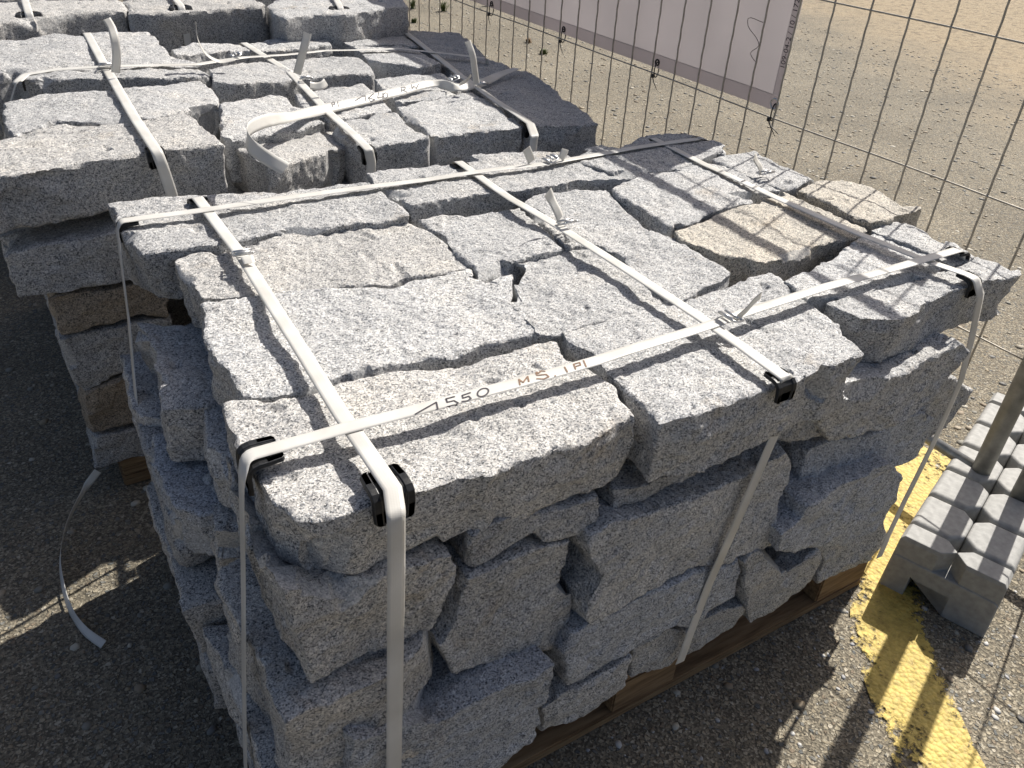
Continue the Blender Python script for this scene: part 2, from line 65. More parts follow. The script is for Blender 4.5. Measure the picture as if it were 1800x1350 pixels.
{"m":"F","l":"brown granite block in the third course of the second pallet","z":1.04,"t":0.3,"p":[[-0.1448,0.5148],[-0.0722,0.516],[0.0273,0.512],[0.0889,0.5171],[0.0713,0.4142],[0.0169,0.4329],[-0.0385,0.4251],[-0.1388,0.4241]],"c":[0.8,0.68,0.54],"g":"granite blocks strapped on the second pallet"},
{"m":"F","l":"granite block in the fourth course of the second pallet, below the brown one","z":1.04,"t":0.3,"p":[[-0.1399,0.4191],[-0.0392,0.4212],[0.0223,0.4262],[0.0713,0.4142],[0.0528,0.3051],[0.0081,0.3178],[-0.0426,0.3035],[-0.1223,0.284],[-0.1376,0.3031]],"c":[1,1,1],"g":"granite blocks strapped on the second pallet"},
{"m":"F","l":"brown weathered granite block in the fifth course of the second pallet","z":1.04,"t":0.3,"p":[[-0.1331,0.2845],[-0.0861,0.299],[-0.04,0.3056],[0.0528,0.3051],[0.028,0.1592],[-0.051,0.1702],[-0.1354,0.176]],"c":[0.8,0.68,0.54],"g":"granite blocks strapped on the second pallet"},
{"m":"F","l":"lowest granite block at the left corner of the second pallet, just above its wooden foot","z":1.04,"t":0.3,"p":[[-0.1353,0.1713],[-0.0516,0.1672],[0.0274,0.1562],[0.008,0.08],[-0.0323,0.08],[-0.1089,0.08],[-0.1441,0.08]],"c":[1,1,1],"g":"granite blocks strapped on the second pallet"},
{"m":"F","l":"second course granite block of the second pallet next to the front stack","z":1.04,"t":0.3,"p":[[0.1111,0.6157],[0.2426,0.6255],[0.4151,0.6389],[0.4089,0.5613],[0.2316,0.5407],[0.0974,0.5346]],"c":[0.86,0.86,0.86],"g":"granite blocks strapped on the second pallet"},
{"m":"T","l":"long granite block at the front left of the far pallet under the first round pad","z":0.8,"t":0.15,"p":[[-0.2246,2.0617],[-0.2005,2.5107],[-0.0388,2.5053],[0.1496,2.5063],[0.2898,2.4985],[0.2931,2.3544],[0.2752,2.272],[0.1637,2.2612],[0.1016,2.2491],[0.023,2.1992],[-0.0633,2.1715]],"c":[1.03,1.01,0.98],"g":"granite blocks strapped on the far pallet"},
{"m":"T","l":"granite block at the front middle of the far pallet under the second round pad","z":0.8,"t":0.15,"p":[[0.2898,2.3356],[0.2942,2.4555],[0.5105,2.4976],[0.7014,2.4369],[0.7115,2.2826],[0.6914,2.2662],[0.5746,2.2518],[0.4481,2.2319],[0.3302,2.2219],[0.2765,2.2437]],"c":[1.03,1.01,0.98],"g":"granite blocks strapped on the far pallet"},
{"m":"T","l":"granite block at the front right of the far pallet under the third round pad","z":0.8,"t":0.15,"p":[[0.6837,2.148],[0.7208,2.3122],[0.8264,2.458],[1.0468,2.488],[1.2432,2.4257],[1.1511,2.1428],[0.9648,2.0819],[0.8761,2.0539],[0.7967,2.0923],[0.6979,2.0594]],"c":[1,1,1],"g":"granite blocks strapped on the far pallet"},
{"m":"T","l":"granite block in the second row of the far pallet, left part of the picture top","z":0.8,"t":0.15,"p":[[-0.1972,2.6386],[-0.146,3.2579],[0.4027,3.3493],[0.3005,2.5614],[0.1575,2.5679],[-0.0344,2.5648]],"c":[1.03,1.01,0.98],"g":"granite blocks strapped on the far pallet"},
{"m":"T","l":"granite block in the second row of the far pallet, right part of the picture top","z":0.8,"t":0.15,"p":[[0.321,2.5796],[0.4234,3.3472],[1.0316,3.4664],[1.5042,3.2378],[1.2868,2.5206],[1.0842,2.5831],[0.8175,2.5556],[0.5311,2.5852]],"c":[1,1,1],"g":"granite blocks strapped on the far pallet"}]
BOXES = [
["granite block in the lower left side, below the sunlit back tip and leaning outward",-0.058,0.22,0.63,0.82,0.375,0.487,[1,1,1],"granite blocks strapped on the front pallet"],
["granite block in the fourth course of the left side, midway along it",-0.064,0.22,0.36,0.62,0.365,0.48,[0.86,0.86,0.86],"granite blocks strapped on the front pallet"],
["granite block in the fifth row of the left side toward the back",-0.053,0.2,0.6,0.82,0.255,0.365,[1,1,1],"granite blocks strapped on the front pallet"],
["granite block in the fifth row of the left side with a sharp triangular shadow above",-0.075,0.2,0.28,0.59,0.25,0.355,[1.03,1.01,0.98],"granite blocks strapped on the front pallet"],
["granite block near the bottom of the lower left corner, overhanging the pallet",-0.064,0.25,-0.03,0.27,0.215,0.315,[1.03,1.01,0.98],"granite blocks strapped on the front pallet"],
["granite block in the bottom course of the left side at the back",-0.045,0.25,0.62,0.81,0.146,0.25,[1,1,1],"granite blocks strapped on the front pallet"],
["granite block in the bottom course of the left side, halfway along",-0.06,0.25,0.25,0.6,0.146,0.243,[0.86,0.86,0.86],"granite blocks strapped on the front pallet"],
["granite block at the very foot of the lower left corner of the front pallet",-0.05,0.28,-0.04,0.23,0.146,0.21,[1,1,1],"granite blocks strapped on the front pallet"],
["rough grey granite block hidden inside the front pallet stack",0.27,0.58,0.27,0.55,0.505,0.6,[1,1,1],"granite blocks strapped on the front pallet"],
["rough grey granite block hidden inside the front pallet stack",0.27,0.58,0.57,0.9,0.505,0.6,[1,1,1],"granite blocks strapped on the front pallet"],
["rough grey granite block hidden inside the front pallet stack",0.6,0.92,0.27,0.55,0.505,0.6,[1,1,1],"granite blocks strapped on the front pallet"],
["rough grey granite block hidden inside the front pallet stack",0.6,0.92,0.57,0.9,0.505,0.6,[1,1,1],"granite blocks strapped on the front pallet"],
["granite block on the fence side of the front pallet, second course, nearer half",0.94,1.235,0.27,0.59,0.505,0.6,[1,1,1],"granite blocks strapped on the front pallet"],
["granite block on the fence side of the front pallet, second course, farther half",0.94,1.2550000000000001,0.6,0.95,0.505,0.6,[1,1,1],"granite blocks strapped on the front pallet"],
["rough grey granite block hidden inside the front pallet stack",0.27,0.58,0.27,0.55,0.385,0.497,[1,1,1],"granite blocks strapped on the front pallet"],
["rough grey granite block hidden inside the front pallet stack",0.27,0.58,0.57,0.9,0.385,0.497,[1,1,1],"granite blocks strapped on the front pallet"],
["rough grey granite block hidden inside the front pallet stack",0.6,0.92,0.27,0.55,0.385,0.497,[1,1,1],"granite blocks strapped on the front pallet"],
["rough grey granite block hidden inside the front pallet stack",0.6,0.92,0.57,0.9,0.385,0.497,[1,1,1],"granite blocks strapped on the front pallet"],
["granite block on the fence side of the front pallet, third course, nearer half",0.94,1.2550000000000001,0.27,0.59,0.385,0.497,[1,1,1],"granite blocks strapped on the front pallet"],
["granite block on the fence side of the front pallet, third course, farther half",0.94,1.235,0.6,0.95,0.385,0.497,[1,1,1],"granite blocks strapped on the front pallet"],
["rough grey granite block hidden inside the front pallet stack",0.27,0.58,0.27,0.55,0.262,0.378,[1,1,1],"granite blocks strapped on the front pallet"],
["rough grey granite block hidden inside the front pallet stack",0.27,0.58,0.57,0.9,0.262,0.378,[1,1,1],"granite blocks strapped on the front pallet"],
["rough grey granite block hidden inside the front pallet stack",0.6,0.92,0.27,0.55,0.262,0.378,[1,1,1],"granite blocks strapped on the front pallet"],
["rough grey granite block hidden inside the front pallet stack",0.6,0.92,0.57,0.9,0.262,0.378,[1,1,1],"granite blocks strapped on the front pallet"],
["granite block on the fence side of the front pallet, fourth course, nearer half",0.94,1.235,0.27,0.59,0.262,0.378,[1,1,1],"granite blocks strapped on the front pallet"],
["granite block on the fence side of the front pallet, fourth course, farther half",0.94,1.2550000000000001,0.6,0.95,0.262,0.378,[1,1,1],"granite blocks strapped on the front pallet"],
["rough grey granite block hidden inside the front pallet stack",0.27,0.58,0.27,0.55,0.146,0.256,[1,1,1],"granite blocks strapped on the front pallet"],
["rough grey granite block hidden inside the front pallet stack",0.27,0.58,0.57,0.9,0.146,0.256,[1,1,1],"granite blocks strapped on the front pallet"],
["rough grey granite block hidden inside the front pallet stack",0.6,0.92,0.27,0.55,0.146,0.256,[1,1,1],"granite blocks strapped on the front pallet"],
["rough grey granite block hidden inside the front pallet stack",0.6,0.92,0.57,0.9,0.146,0.256,[1,1,1],"granite blocks strapped on the front pallet"],
["granite block on the fence side of the front pallet, bottom course, nearer half",0.94,1.2550000000000001,0.27,0.59,0.146,0.256,[1,1,1],"granite blocks strapped on the front pallet"],
["granite block on the fence side of the front pallet, bottom course, farther half",0.94,1.235,0.6,0.95,0.146,0.256,[1,1,1],"granite blocks strapped on the front pallet"],
["rough grey granite block hidden inside the front pallet stack",0.55,0.93,0.24,0.5,0.5,0.6,[1,1,1],"granite blocks strapped on the front pallet"],
["rough grey granite block hidden inside the front pallet stack",0.3,0.62,0.25,0.5,0.25,0.35,[1,1,1],"granite blocks strapped on the front pallet"],
["granite block on the open left side of the second pallet, second course, nearer block",-0.13,0.25,1.36,1.66,0.53,0.63,[1,1,1],"granite blocks strapped on the second pallet"],
["granite block on the open left side of the second pallet, second course, farther block",-0.13,0.25,1.68,2.05,0.53,0.63,[1,1,1],"granite blocks strapped on the second pallet"],
["rough grey granite block hidden inside the second pallet stack",0.27,0.62,1.36,1.66,0.53,0.63,[1,1,1],"granite blocks strapped on the second pallet"],
["rough grey granite block hidden inside the second pallet stack",0.27,0.62,1.68,2.05,0.53,0.63,[1,1,1],"granite blocks strapped on the second pallet"],
["rough grey granite block hidden inside the second pallet stack",0.64,0.98,1.36,1.66,0.53,0.63,[1,1,1],"granite blocks strapped on the second pallet"],
["rough grey granite block hidden inside the second pallet stack",0.64,0.98,1.68,2.05,0.53,0.63,[1,1,1],"granite blocks strapped on the second pallet"],
["granite block on the fence side of the second pallet, second course, nearer half",1.0,1.22,1.05,1.5,0.53,0.63,[1,1,1],"granite blocks strapped on the second pallet"],
["granite block on the fence side of the second pallet, second course, farther half",1.0,1.22,1.52,2.05,0.53,0.63,[1,1,1],"granite blocks strapped on the second pallet"],
["rough grey granite block hidden inside the second pallet stack",0.17,0.55,1.06,1.34,0.53,0.63,[1,1,1],"granite blocks strapped on the second pallet"],
["rough grey granite block hidden inside the second pallet stack",0.57,0.98,1.06,1.34,0.53,0.63,[1,1,1],"granite blocks strapped on the second pallet"],
["granite block on the open left side of the second pallet, third course, nearer block",-0.13,0.25,1.36,1.66,0.42,0.52,[1,1,1],"granite blocks strapped on the second pallet"],
["granite block on the open left side of the second pallet, third course, farther block",-0.13,0.25,1.68,2.05,0.42,0.52,[1,1,1],"granite blocks strapped on the second pallet"],
["rough grey granite block hidden inside the second pallet stack",0.27,0.62,1.36,1.66,0.42,0.52,[1,1,1],"granite blocks strapped on the second pallet"],
["rough grey granite block hidden inside the second pallet stack",0.27,0.62,1.68,2.05,0.42,0.52,[1,1,1],"granite blocks strapped on the second pallet"],
["rough grey granite block hidden inside the second pallet stack",0.64,0.98,1.36,1.66,0.42,0.52,[1,1,1],"granite blocks strapped on the second pallet"],
["rough grey granite block hidden inside the second pallet stack",0.64,0.98,1.68,2.05,0.42,0.52,[1,1,1],"granite blocks strapped on the second pallet"],
["granite block on the fence side of the second pallet, third course, nearer half",1.0,1.22,1.05,1.5,0.42,0.52,[1,1,1],"granite blocks strapped on the second pallet"],
["granite block on the fence side of the second pallet, third course, farther half",1.0,1.22,1.52,2.05,0.42,0.52,[1,1,1],"granite blocks strapped on the second pallet"],
["rough grey granite block hidden inside the second pallet stack",0.17,0.55,1.06,1.34,0.42,0.52,[1,1,1],"granite blocks strapped on the second pallet"],
["rough grey granite block hidden inside the second pallet stack",0.57,0.98,1.06,1.34,0.42,0.52,[1,1,1],"granite blocks strapped on the second pallet"],
["granite block on the open left side of the second pallet, fourth course, nearer block",-0.13,0.25,1.36,1.66,0.31,0.41,[1,1,1],"granite blocks strapped on the second pallet"],
["granite block on the open left side of the second pallet, fourth course, farther block",-0.13,0.25,1.68,2.05,0.31,0.41,[1,1,1],"granite blocks strapped on the second pallet"],
["rough grey granite block hidden inside the second pallet stack",0.27,0.62,1.36,1.66,0.31,0.41,[1,1,1],"granite blocks strapped on the second pallet"],
["rough grey granite block hidden inside the second pallet stack",0.27,0.62,1.68,2.05,0.31,0.41,[1,1,1],"granite blocks strapped on the second pallet"],
["rough grey granite block hidden inside the second pallet stack",0.64,0.98,1.36,1.66,0.31,0.41,[1,1,1],"granite blocks strapped on the second pallet"],
["rough grey granite block hidden inside the second pallet stack",0.64,0.98,1.68,2.05,0.31,0.41,[1,1,1],"granite blocks strapped on the second pallet"],
["granite block on the fence side of the second pallet, fourth course, nearer half",1.0,1.22,1.05,1.5,0.31,0.41,[1,1,1],"granite blocks strapped on the second pallet"],
["granite block on the fence side of the second pallet, fourth course, farther half",1.0,1.22,1.52,2.05,0.31,0.41,[1,1,1],"granite blocks strapped on the second pallet"],
["rough grey granite block hidden inside the second pallet stack",0.17,0.55,1.06,1.34,0.31,0.41,[1,1,1],"granite blocks strapped on the second pallet"],
["rough grey granite block hidden inside the second pallet stack",0.57,0.98,1.06,1.34,0.31,0.41,[1,1,1],"granite blocks strapped on the second pallet"],
["granite block on the open left side of the second pallet, fifth course, nearer block",-0.13,0.25,1.36,1.66,0.195,0.3,[1,1,1],"granite blocks strapped on the second pallet"],
["granite block on the open left side of the second pallet, fifth course, farther block",-0.13,0.25,1.68,2.05,0.195,0.3,[1,1,1],"granite blocks strapped on the second pallet"],
["rough grey granite block hidden inside the second pallet stack",0.27,0.62,1.36,1.66,0.195,0.3,[1,1,1],"granite blocks strapped on the second pallet"],
["rough grey granite block hidden inside the second pallet stack",0.27,0.62,1.68,2.05,0.195,0.3,[1,1,1],"granite blocks strapped on the second pallet"],
["rough grey granite block hidden inside the second pallet stack",0.64,0.98,1.36,1.66,0.195,0.3,[1,1,1],"granite blocks strapped on the second pallet"],
["rough grey granite block hidden inside the second pallet stack",0.64,0.98,1.68,2.05,0.195,0.3,[1,1,1],"granite blocks strapped on the second pallet"],
["granite block on the fence side of the second pallet, fifth course, nearer half",1.0,1.22,1.05,1.5,0.195,0.3,[1,1,1],"granite blocks strapped on the second pallet"],
["granite block on the fence side of the second pallet, fifth course, farther half",1.0,1.22,1.52,2.05,0.195,0.3,[1,1,1],"granite blocks strapped on the second pallet"],
["rough grey granite block hidden inside the second pallet stack",0.17,0.55,1.06,1.34,0.195,0.3,[1,1,1],"granite blocks strapped on the second pallet"],
["rough grey granite block hidden inside the second pallet stack",0.57,0.98,1.06,1.34,0.195,0.3,[1,1,1],"granite blocks strapped on the second pallet"],
["granite block on the open left side of the second pallet, bottom course, nearer block",-0.13,0.25,1.36,1.66,0.08,0.185,[1,1,1],"granite blocks strapped on the second pallet"],
["granite block on the open left side of the second pallet, bottom course, farther block",-0.13,0.25,1.68,2.05,0.08,0.185,[1,1,1],"granite blocks strapped on the second pallet"],
["rough grey granite block hidden inside the second pallet stack",0.27,0.62,1.36,1.66,0.08,0.185,[1,1,1],"granite blocks strapped on the second pallet"],
["rough grey granite block hidden inside the second pallet stack",0.27,0.62,1.68,2.05,0.08,0.185,[1,1,1],"granite blocks strapped on the second pallet"],
["rough grey granite block hidden inside the second pallet stack",0.64,0.98,1.36,1.66,0.08,0.185,[1,1,1],"granite blocks strapped on the second pallet"],
["rough grey granite block hidden inside the second pallet stack",0.64,0.98,1.68,2.05,0.08,0.185,[1,1,1],"granite blocks strapped on the second pallet"],
["granite block on the fence side of the second pallet, bottom course, nearer half",1.0,1.22,1.05,1.5,0.08,0.185,[1,1,1],"granite blocks strapped on the second pallet"],
["granite block on the fence side of the second pallet, bottom course, farther half",1.0,1.22,1.52,2.05,0.08,0.185,[1,1,1],"granite blocks strapped on the second pallet"],
["rough grey granite block hidden inside the second pallet stack",0.17,0.55,1.06,1.34,0.08,0.185,[1,1,1],"granite blocks strapped on the second pallet"],
["rough grey granite block hidden inside the second pallet stack",0.57,0.98,1.06,1.34,0.08,0.185,[1,1,1],"granite blocks strapped on the second pallet"],
["granite block in the front face of the far pallet, second course, left",-0.15,0.3,2.27,2.62,0.5,0.645,[1,1,1],"granite blocks strapped on the far pallet"],
["rough grey granite block hidden inside the far pallet stack",-0.15,0.3,2.64,3.1,0.5,0.645,[1,1,1],"granite blocks strapped on the far pallet"],
["granite block in the front face of the far pallet, second course, middle",0.32,0.72,2.27,2.62,0.5,0.645,[1,1,1],"granite blocks strapped on the far pallet"],
["rough grey granite block hidden inside the far pallet stack",0.32,0.72,2.64,3.1,0.5,0.645,[1,1,1],"granite blocks strapped on the far pallet"],
["granite block in the front face of the far pallet, second course, right",0.74,1.16,2.27,2.62,0.5,0.645,[1,1,1],"granite blocks strapped on the far pallet"],
["rough grey granite block hidden inside the far pallet stack",0.74,1.16,2.64,3.1,0.5,0.645,[1,1,1],"granite blocks strapped on the far pallet"],
["granite block in the front face of the far pallet, third course, left",-0.15,0.3,2.27,2.62,0.33,0.49,[1,1,1],"granite blocks strapped on the far pallet"],
["rough grey granite block hidden inside the far pallet stack",-0.15,0.3,2.64,3.1,0.33,0.49,[1,1,1],"granite blocks strapped on the far pallet"],
["granite block in the front face of the far pallet, third course, middle",0.32,0.72,2.27,2.62,0.33,0.49,[1,1,1],"granite blocks strapped on the far pallet"],
["rough grey granite block hidden inside the far pallet stack",0.32,0.72,2.64,3.1,0.33,0.49,[1,1,1],"granite blocks strapped on the far pallet"],
["granite block in the front face of the far pallet, third course, right",0.74,1.16,2.27,2.62,0.33,0.49,[1,1,1],"granite blocks strapped on the far pallet"],
["rough grey granite block hidden inside the far pallet stack",0.74,1.16,2.64,3.1,0.33,0.49,[1,1,1],"granite blocks strapped on the far pallet"],
["granite block in the front face of the far pallet, bottom course, left",-0.15,0.3,2.27,2.62,0.15,0.32,[1,1,1],"granite blocks strapped on the far pallet"],
["rough grey granite block hidden inside the far pallet stack",-0.15,0.3,2.64,3.1,0.15,0.32,[1,1,1],"granite blocks strapped on the far pallet"],
["granite block in the front face of the far pallet, bottom course, middle",0.32,0.72,2.27,2.62,0.15,0.32,[1,1,1],"granite blocks strapped on the far pallet"],
["rough grey granite block hidden inside the far pallet stack",0.32,0.72,2.64,3.1,0.15,0.32,[1,1,1],"granite blocks strapped on the far pallet"],
["granite block in the front face of the far pallet, bottom course, right",0.74,1.16,2.27,2.62,0.15,0.32,[1,1,1],"granite blocks strapped on the far pallet"],
["rough grey granite block hidden inside the far pallet stack",0.74,1.16,2.64,3.1,0.15,0.32,[1,1,1],"granite blocks strapped on the far pallet"]]
STRAPS = {"s1":[[0.137,0.9133,0.15],[0.137,0.9133,0.7],[0.137,0.8933,0.727],[0.1392,0.6145,0.727],[0.1287,0.3282,0.727],[0.1214,0.1469,0.727],[0.1211,0.0781,0.727],[0.1201,-0.0004,0.727],[0.1091,-0.034,0.7216],[0.1037,-0.042,0.6535],[0.0953,-0.05,0.5283],[0.0839,-0.058,0.3296],[0.076,-0.066,0.2372]],"s2":[[0.6693,0.9074,0.15],[0.6693,0.9074,0.7],[0.6693,0.8874,0.727],[0.6628,0.6521,0.727],[0.6717,0.5003,0.727],[0.6762,0.3163,0.727],[0.6762,0.1384,0.727],[0.6731,0.0413,0.727],[0.6676,-0.0409,0.727],[0.7133,-0.02,0.6626],[0.7022,-0.0238,0.6085],[0.6746,-0.0275,0.498],[0.6381,-0.0312,0.3498],[0.61,-0.035,0.1697]],"s3":[[1.1757,0.8801,0.15],[1.1757,0.8801,0.7],[1.1757,0.8601,0.727],[1.1605,0.6559,0.727],[1.162,0.4711,0.727],[1.1686,0.2619,0.727],[1.1844,0.1154,0.727],[1.2005,0.0493,0.727],[1.1989,0.0313,0.727],[1.2088,0.018,0.6989],[1.2269,0.0104,0.6085],[1.2345,0.0028,0.5267],[1.2121,-0.0048,0.3964],[1.1797,-0.0124,0.2736],[1.1577,-0.02,0.1363]],"sa":[[-0.076,0.0927,0.1653],[-0.069,0.0969,0.2235],[-0.051,0.0882,0.4085],[-0.025,0.1072,0.579],[-0.011,0.1005,0.7126],[0.0013,0.1189,0.7292],[0.0569,0.1184,0.7292],[0.1167,0.1173,0.7292],[0.2227,0.1115,0.7292],[0.3328,0.1082,0.7292],[0.4635,0.1048,0.7292],[0.662,0.1111,0.7292],[0.7343,0.1156,0.7292],[0.9268,0.1204,0.7292],[1.0787,0.1177,0.7292],[1.2814,0.1174,0.7292],[1.3014000000000001,0.1174,0.69],[1.3014000000000001,0.1174,0.2]],"sb":[[-0.0674,0.56,0.3853],[-0.064,0.58,0.4118],[-0.0612,0.62,0.4895],[-0.0329,0.74,0.5921],[-0.0107,0.82,0.7156],[-0.0029,0.8236,0.7292],[0.1193,0.8189,0.7292],[0.2548,0.8184,0.7292],[0.4051,0.8103,0.7292],[0.621,0.8041,0.7292],[0.8204,0.7958,0.7292],[1.0566,0.806,0.7292],[1.2771,0.8038,0.7292],[1.2971,0.8038,0.69],[1.2971,0.8038,0.2]],"u1":[[0.1396,2.1269,0.2],[0.1396,2.1269,0.73],[0.1396,2.1069,0.777],[0.1184,1.5912,0.777],[0.1058,1.2206,0.777],[0.1027,1.0175,0.777],[0.1062,1.006,0.753],[0.1124,1.003,0.7031],[0.1158,1.0,0.6518]],"u2":[[0.5605,2.0781,0.2],[0.5605,2.0781,0.73],[0.5605,2.0581,0.7356],[0.5756,1.6733,0.7351],[0.5368,1.3107,0.7377],[0.523,1.0927,0.7395],[0.5119,0.9843,0.7409],[0.5173,0.985,0.712],[0.5136,0.9825,0.6823],[0.5077,0.98,0.6333]],"u3":[[1.1573,2.235,0.2],[1.1573,2.235,0.71],[1.1573,2.215,0.716],[1.0595,1.6666,0.719],[1.0126,1.4091,0.7206],[0.9849,1.1823,0.7215],[0.9699,1.0721,0.722],[0.9308,0.99,0.721],[0.9269,0.9875,0.6898],[0.9258,0.985,0.6243]],"ua":[[-0.1426,1.6099,0.6301],[-0.1067,1.6099,0.7207],[-0.0795,1.6099,0.7741],[-0.0528,1.6841,0.7751],[0.0163,1.7017,0.7778],[0.1399,1.6774,0.781],[0.3384,1.6966,0.7671],[0.4972,1.8232,0.7468],[0.6212,1.8579,0.7376],[0.7572,1.9003,0.7331],[1.0,1.9005,0.725],[1.1185,1.8182,0.721],[1.2154,1.7129,0.72],[1.2554,1.7129,0.2]],"ub":[[1.2393,1.5751,0.72],[1.1566,1.5296,0.72],[1.0413,1.4441,0.7236],[0.9439,1.4129,0.7269],[0.9174,1.4622,0.7278],[0.773,1.4061,0.7326],[0.6535,1.3471,0.7365],[0.5272,1.284,0.7429],[0.4046,1.1556,0.7726],[0.313,1.0488,0.7994],[0.2602,0.9602,0.8111],[0.2443,0.8898,0.8082],[0.2611,0.8478,0.796],[0.283,0.8168,0.7832]],"v1":[[0.0437,3.1429,0.812],[0.0303,2.5577,0.812],[0.0151,2.2348,0.812],[0.0151,2.2148,0.77],[0.0151,2.2148,0.3]],"v2":[[0.5402,3.0835,0.812],[0.4532,2.4757,0.812],[0.434,2.2502,0.812],[0.434,2.2302,0.77],[0.434,2.2302,0.3]],"v3":[[1.1611,3.0091,0.812],[0.9719,2.3751,0.812],[0.9014,2.1261,0.812],[0.9014,2.1061,0.77],[0.9014,2.1061,0.3]]}
INK1 = [[[0.1951,0.1008,0.7322],[0.228,0.1113,0.7322],[0.2224,0.0958,0.7322]],[[0.2531,0.1121,0.7322],[0.2416,0.1124,0.7322],[0.2398,0.1054,0.7322],[0.2485,0.1049,0.7322],[0.2506,0.0986,0.7322],[0.2448,0.0949,0.7322],[0.2352,0.0971,0.7322]],[[0.2745,0.1108,0.7322],[0.2625,0.11,0.7322],[0.2608,0.1046,0.7322],[0.2689,0.1049,0.7322],[0.269,0.0994,0.7322],[0.263,0.0971,0.7322],[0.2562,0.0989,0.7322]],[[0.2971,0.1061,0.7322],[0.2957,0.1032,0.7322],[0.2932,0.1006,0.7322],[0.29,0.0985,0.7322],[0.2866,0.0973,0.7322],[0.2835,0.0972,0.7322],[0.2812,0.0981,0.7322],[0.2799,0.1,0.7322],[0.2799,0.1026,0.7322],[0.2813,0.1054,0.7322],[0.2837,0.1081,0.7322],[0.2869,0.1102,0.7322],[0.2903,0.1115,0.7322],[0.2935,0.1116,0.7322],[0.2959,0.1106,0.7322],[0.2971,0.1087,0.7322],[0.2971,0.1061,0.7322]]]
INK2 = [[[0.338,0.0978,0.7322],[0.3434,0.1094,0.7322],[0.3445,0.1008,0.7322],[0.357,0.1099,0.7322],[0.3521,0.0993,0.7322]],[[0.3835,0.1101,0.7322],[0.3776,0.1145,0.7322],[0.3707,0.112,0.7322],[0.3692,0.1068,0.7322],[0.3807,0.1032,0.7322],[0.381,0.0971,0.7322],[0.3723,0.0956,0.7322],[0.3646,0.1003,0.7322]],[[0.3888,0.0953,0.7322],[0.3901,0.0952,0.7322]],[[0.412,0.1071,0.7322],[0.4085,0.0955,0.7322]],[[0.4221,0.0963,0.7322],[0.4267,0.1075,0.7322],[0.4363,0.1074,0.7322],[0.4337,0.1018,0.7322],[0.4245,0.1018,0.7322]],[[0.4437,0.1093,0.7322],[0.438,0.0951,0.7322]]]
INK3 = [[[0.5509,1.2935,0.7436],[0.554,1.3048,0.7502],[0.5625,1.3082,0.7496],[0.5599,1.302,0.7462],[0.5533,1.2991,0.7466]],[[0.5717,1.3119,0.7489],[0.5677,1.2987,0.7412]],[[0.622,1.3282,0.7421],[0.6594,1.3547,0.747],[0.654,1.3361,0.7361]],[[0.6877,1.3657,0.7446],[0.665,1.3477,0.7402],[0.6679,1.3389,0.733],[0.683,1.3489,0.7346],[0.6683,1.3487,0.7397]],[[0.7042,1.3734,0.744],[0.6932,1.3558,0.7357],[0.7145,1.3659,0.7351]],[[0.7157,1.375,0.741],[0.7057,1.3507,0.7277]],[[0.727,1.3705,0.7337],[0.7242,1.3673,0.7325],[0.7209,1.3646,0.7319],[0.7178,1.363,0.7319],[0.7152,1.3625,0.7325],[0.7136,1.3633,0.7336],[0.7132,1.3653,0.7351],[0.7141,1.3681,0.7367],[0.7161,1.3713,0.7382],[0.7189,1.3745,0.7394],[0.7222,1.3771,0.7401],[0.7253,1.3788,0.7401],[0.7279,1.3793,0.7395],[0.7295,1.3785,0.7384],[0.7299,1.3766,0.7369],[0.729,1.3737,0.7353],[0.727,1.3705,0.7337]],[[0.778,1.3966,0.7335],[0.7829,1.4095,0.7408],[0.7977,1.4152,0.7394],[0.7925,1.4072,0.7357],[0.7824,1.403,0.7364],[0.7952,1.4015,0.7308]],[[0.8075,1.4142,0.7352],[0.8091,1.4146,0.7349]],[[0.8219,1.4289,0.7402],[0.8176,1.4172,0.7336],[0.8277,1.4267,0.7366],[0.8321,1.4214,0.7314],[0.8477,1.4392,0.7381]],[[0.8602,1.4373,0.7323],[0.8618,1.4378,0.7321]]]
TAILS = {"s2":[[0.6779,0.5113,0.739],[0.6674,0.5113,0.7579],[0.6594,0.5163,0.7742],[0.6459,0.5113,0.7935]],"s1":None,"sa":[[0.7115,0.0999,0.735],[0.728,0.0999,0.7452],[0.7396,0.0999,0.7566],[0.7524,0.0999,0.764]],"s3":[[1.2277,0.557,0.735],[1.2137,0.553,0.7506],[1.2065,0.557,0.76],[1.1961,0.557,0.7723]],"sb1":[[0.8049,0.8056,0.733],[0.7965,0.8056,0.7487],[0.7884,0.8056,0.7629]],"sb2":[[0.8722,0.7978,0.733],[0.8788,0.7978,0.7408],[0.8834,0.7978,0.7526]],"u1":[[0.1276,1.5708,0.79],[0.1365,1.5668,0.8258],[0.1407,1.5708,0.862],[0.1415,1.5908,0.8852],[0.1356,1.6008,0.9019]],"u2":[[0.5357,1.4915,0.775],[0.5472,1.4915,0.8042],[0.5588,1.4915,0.8345],[0.5755,1.5015,0.8675]],"u2b":[[0.5377,1.4039,0.768],[0.5533,1.4039,0.764],[0.5694,1.4039,0.7654],[0.5824,1.4139,0.7702]],"u3":[[0.9816,1.3614,0.745],[0.9733,1.3614,0.7864],[0.9671,1.3614,0.8182],[0.9564,1.3714,0.8532]],"ub1":[[0.9379,1.3762,0.745],[0.9583,1.3762,0.7522],[0.9718,1.3762,0.7658]],"ua":[[0.4241,1.6453,0.785],[0.3848,1.6453,0.7821],[0.3551,1.6453,0.8019],[0.342,1.6503,0.8354],[0.3441,1.6553,0.8767]]}
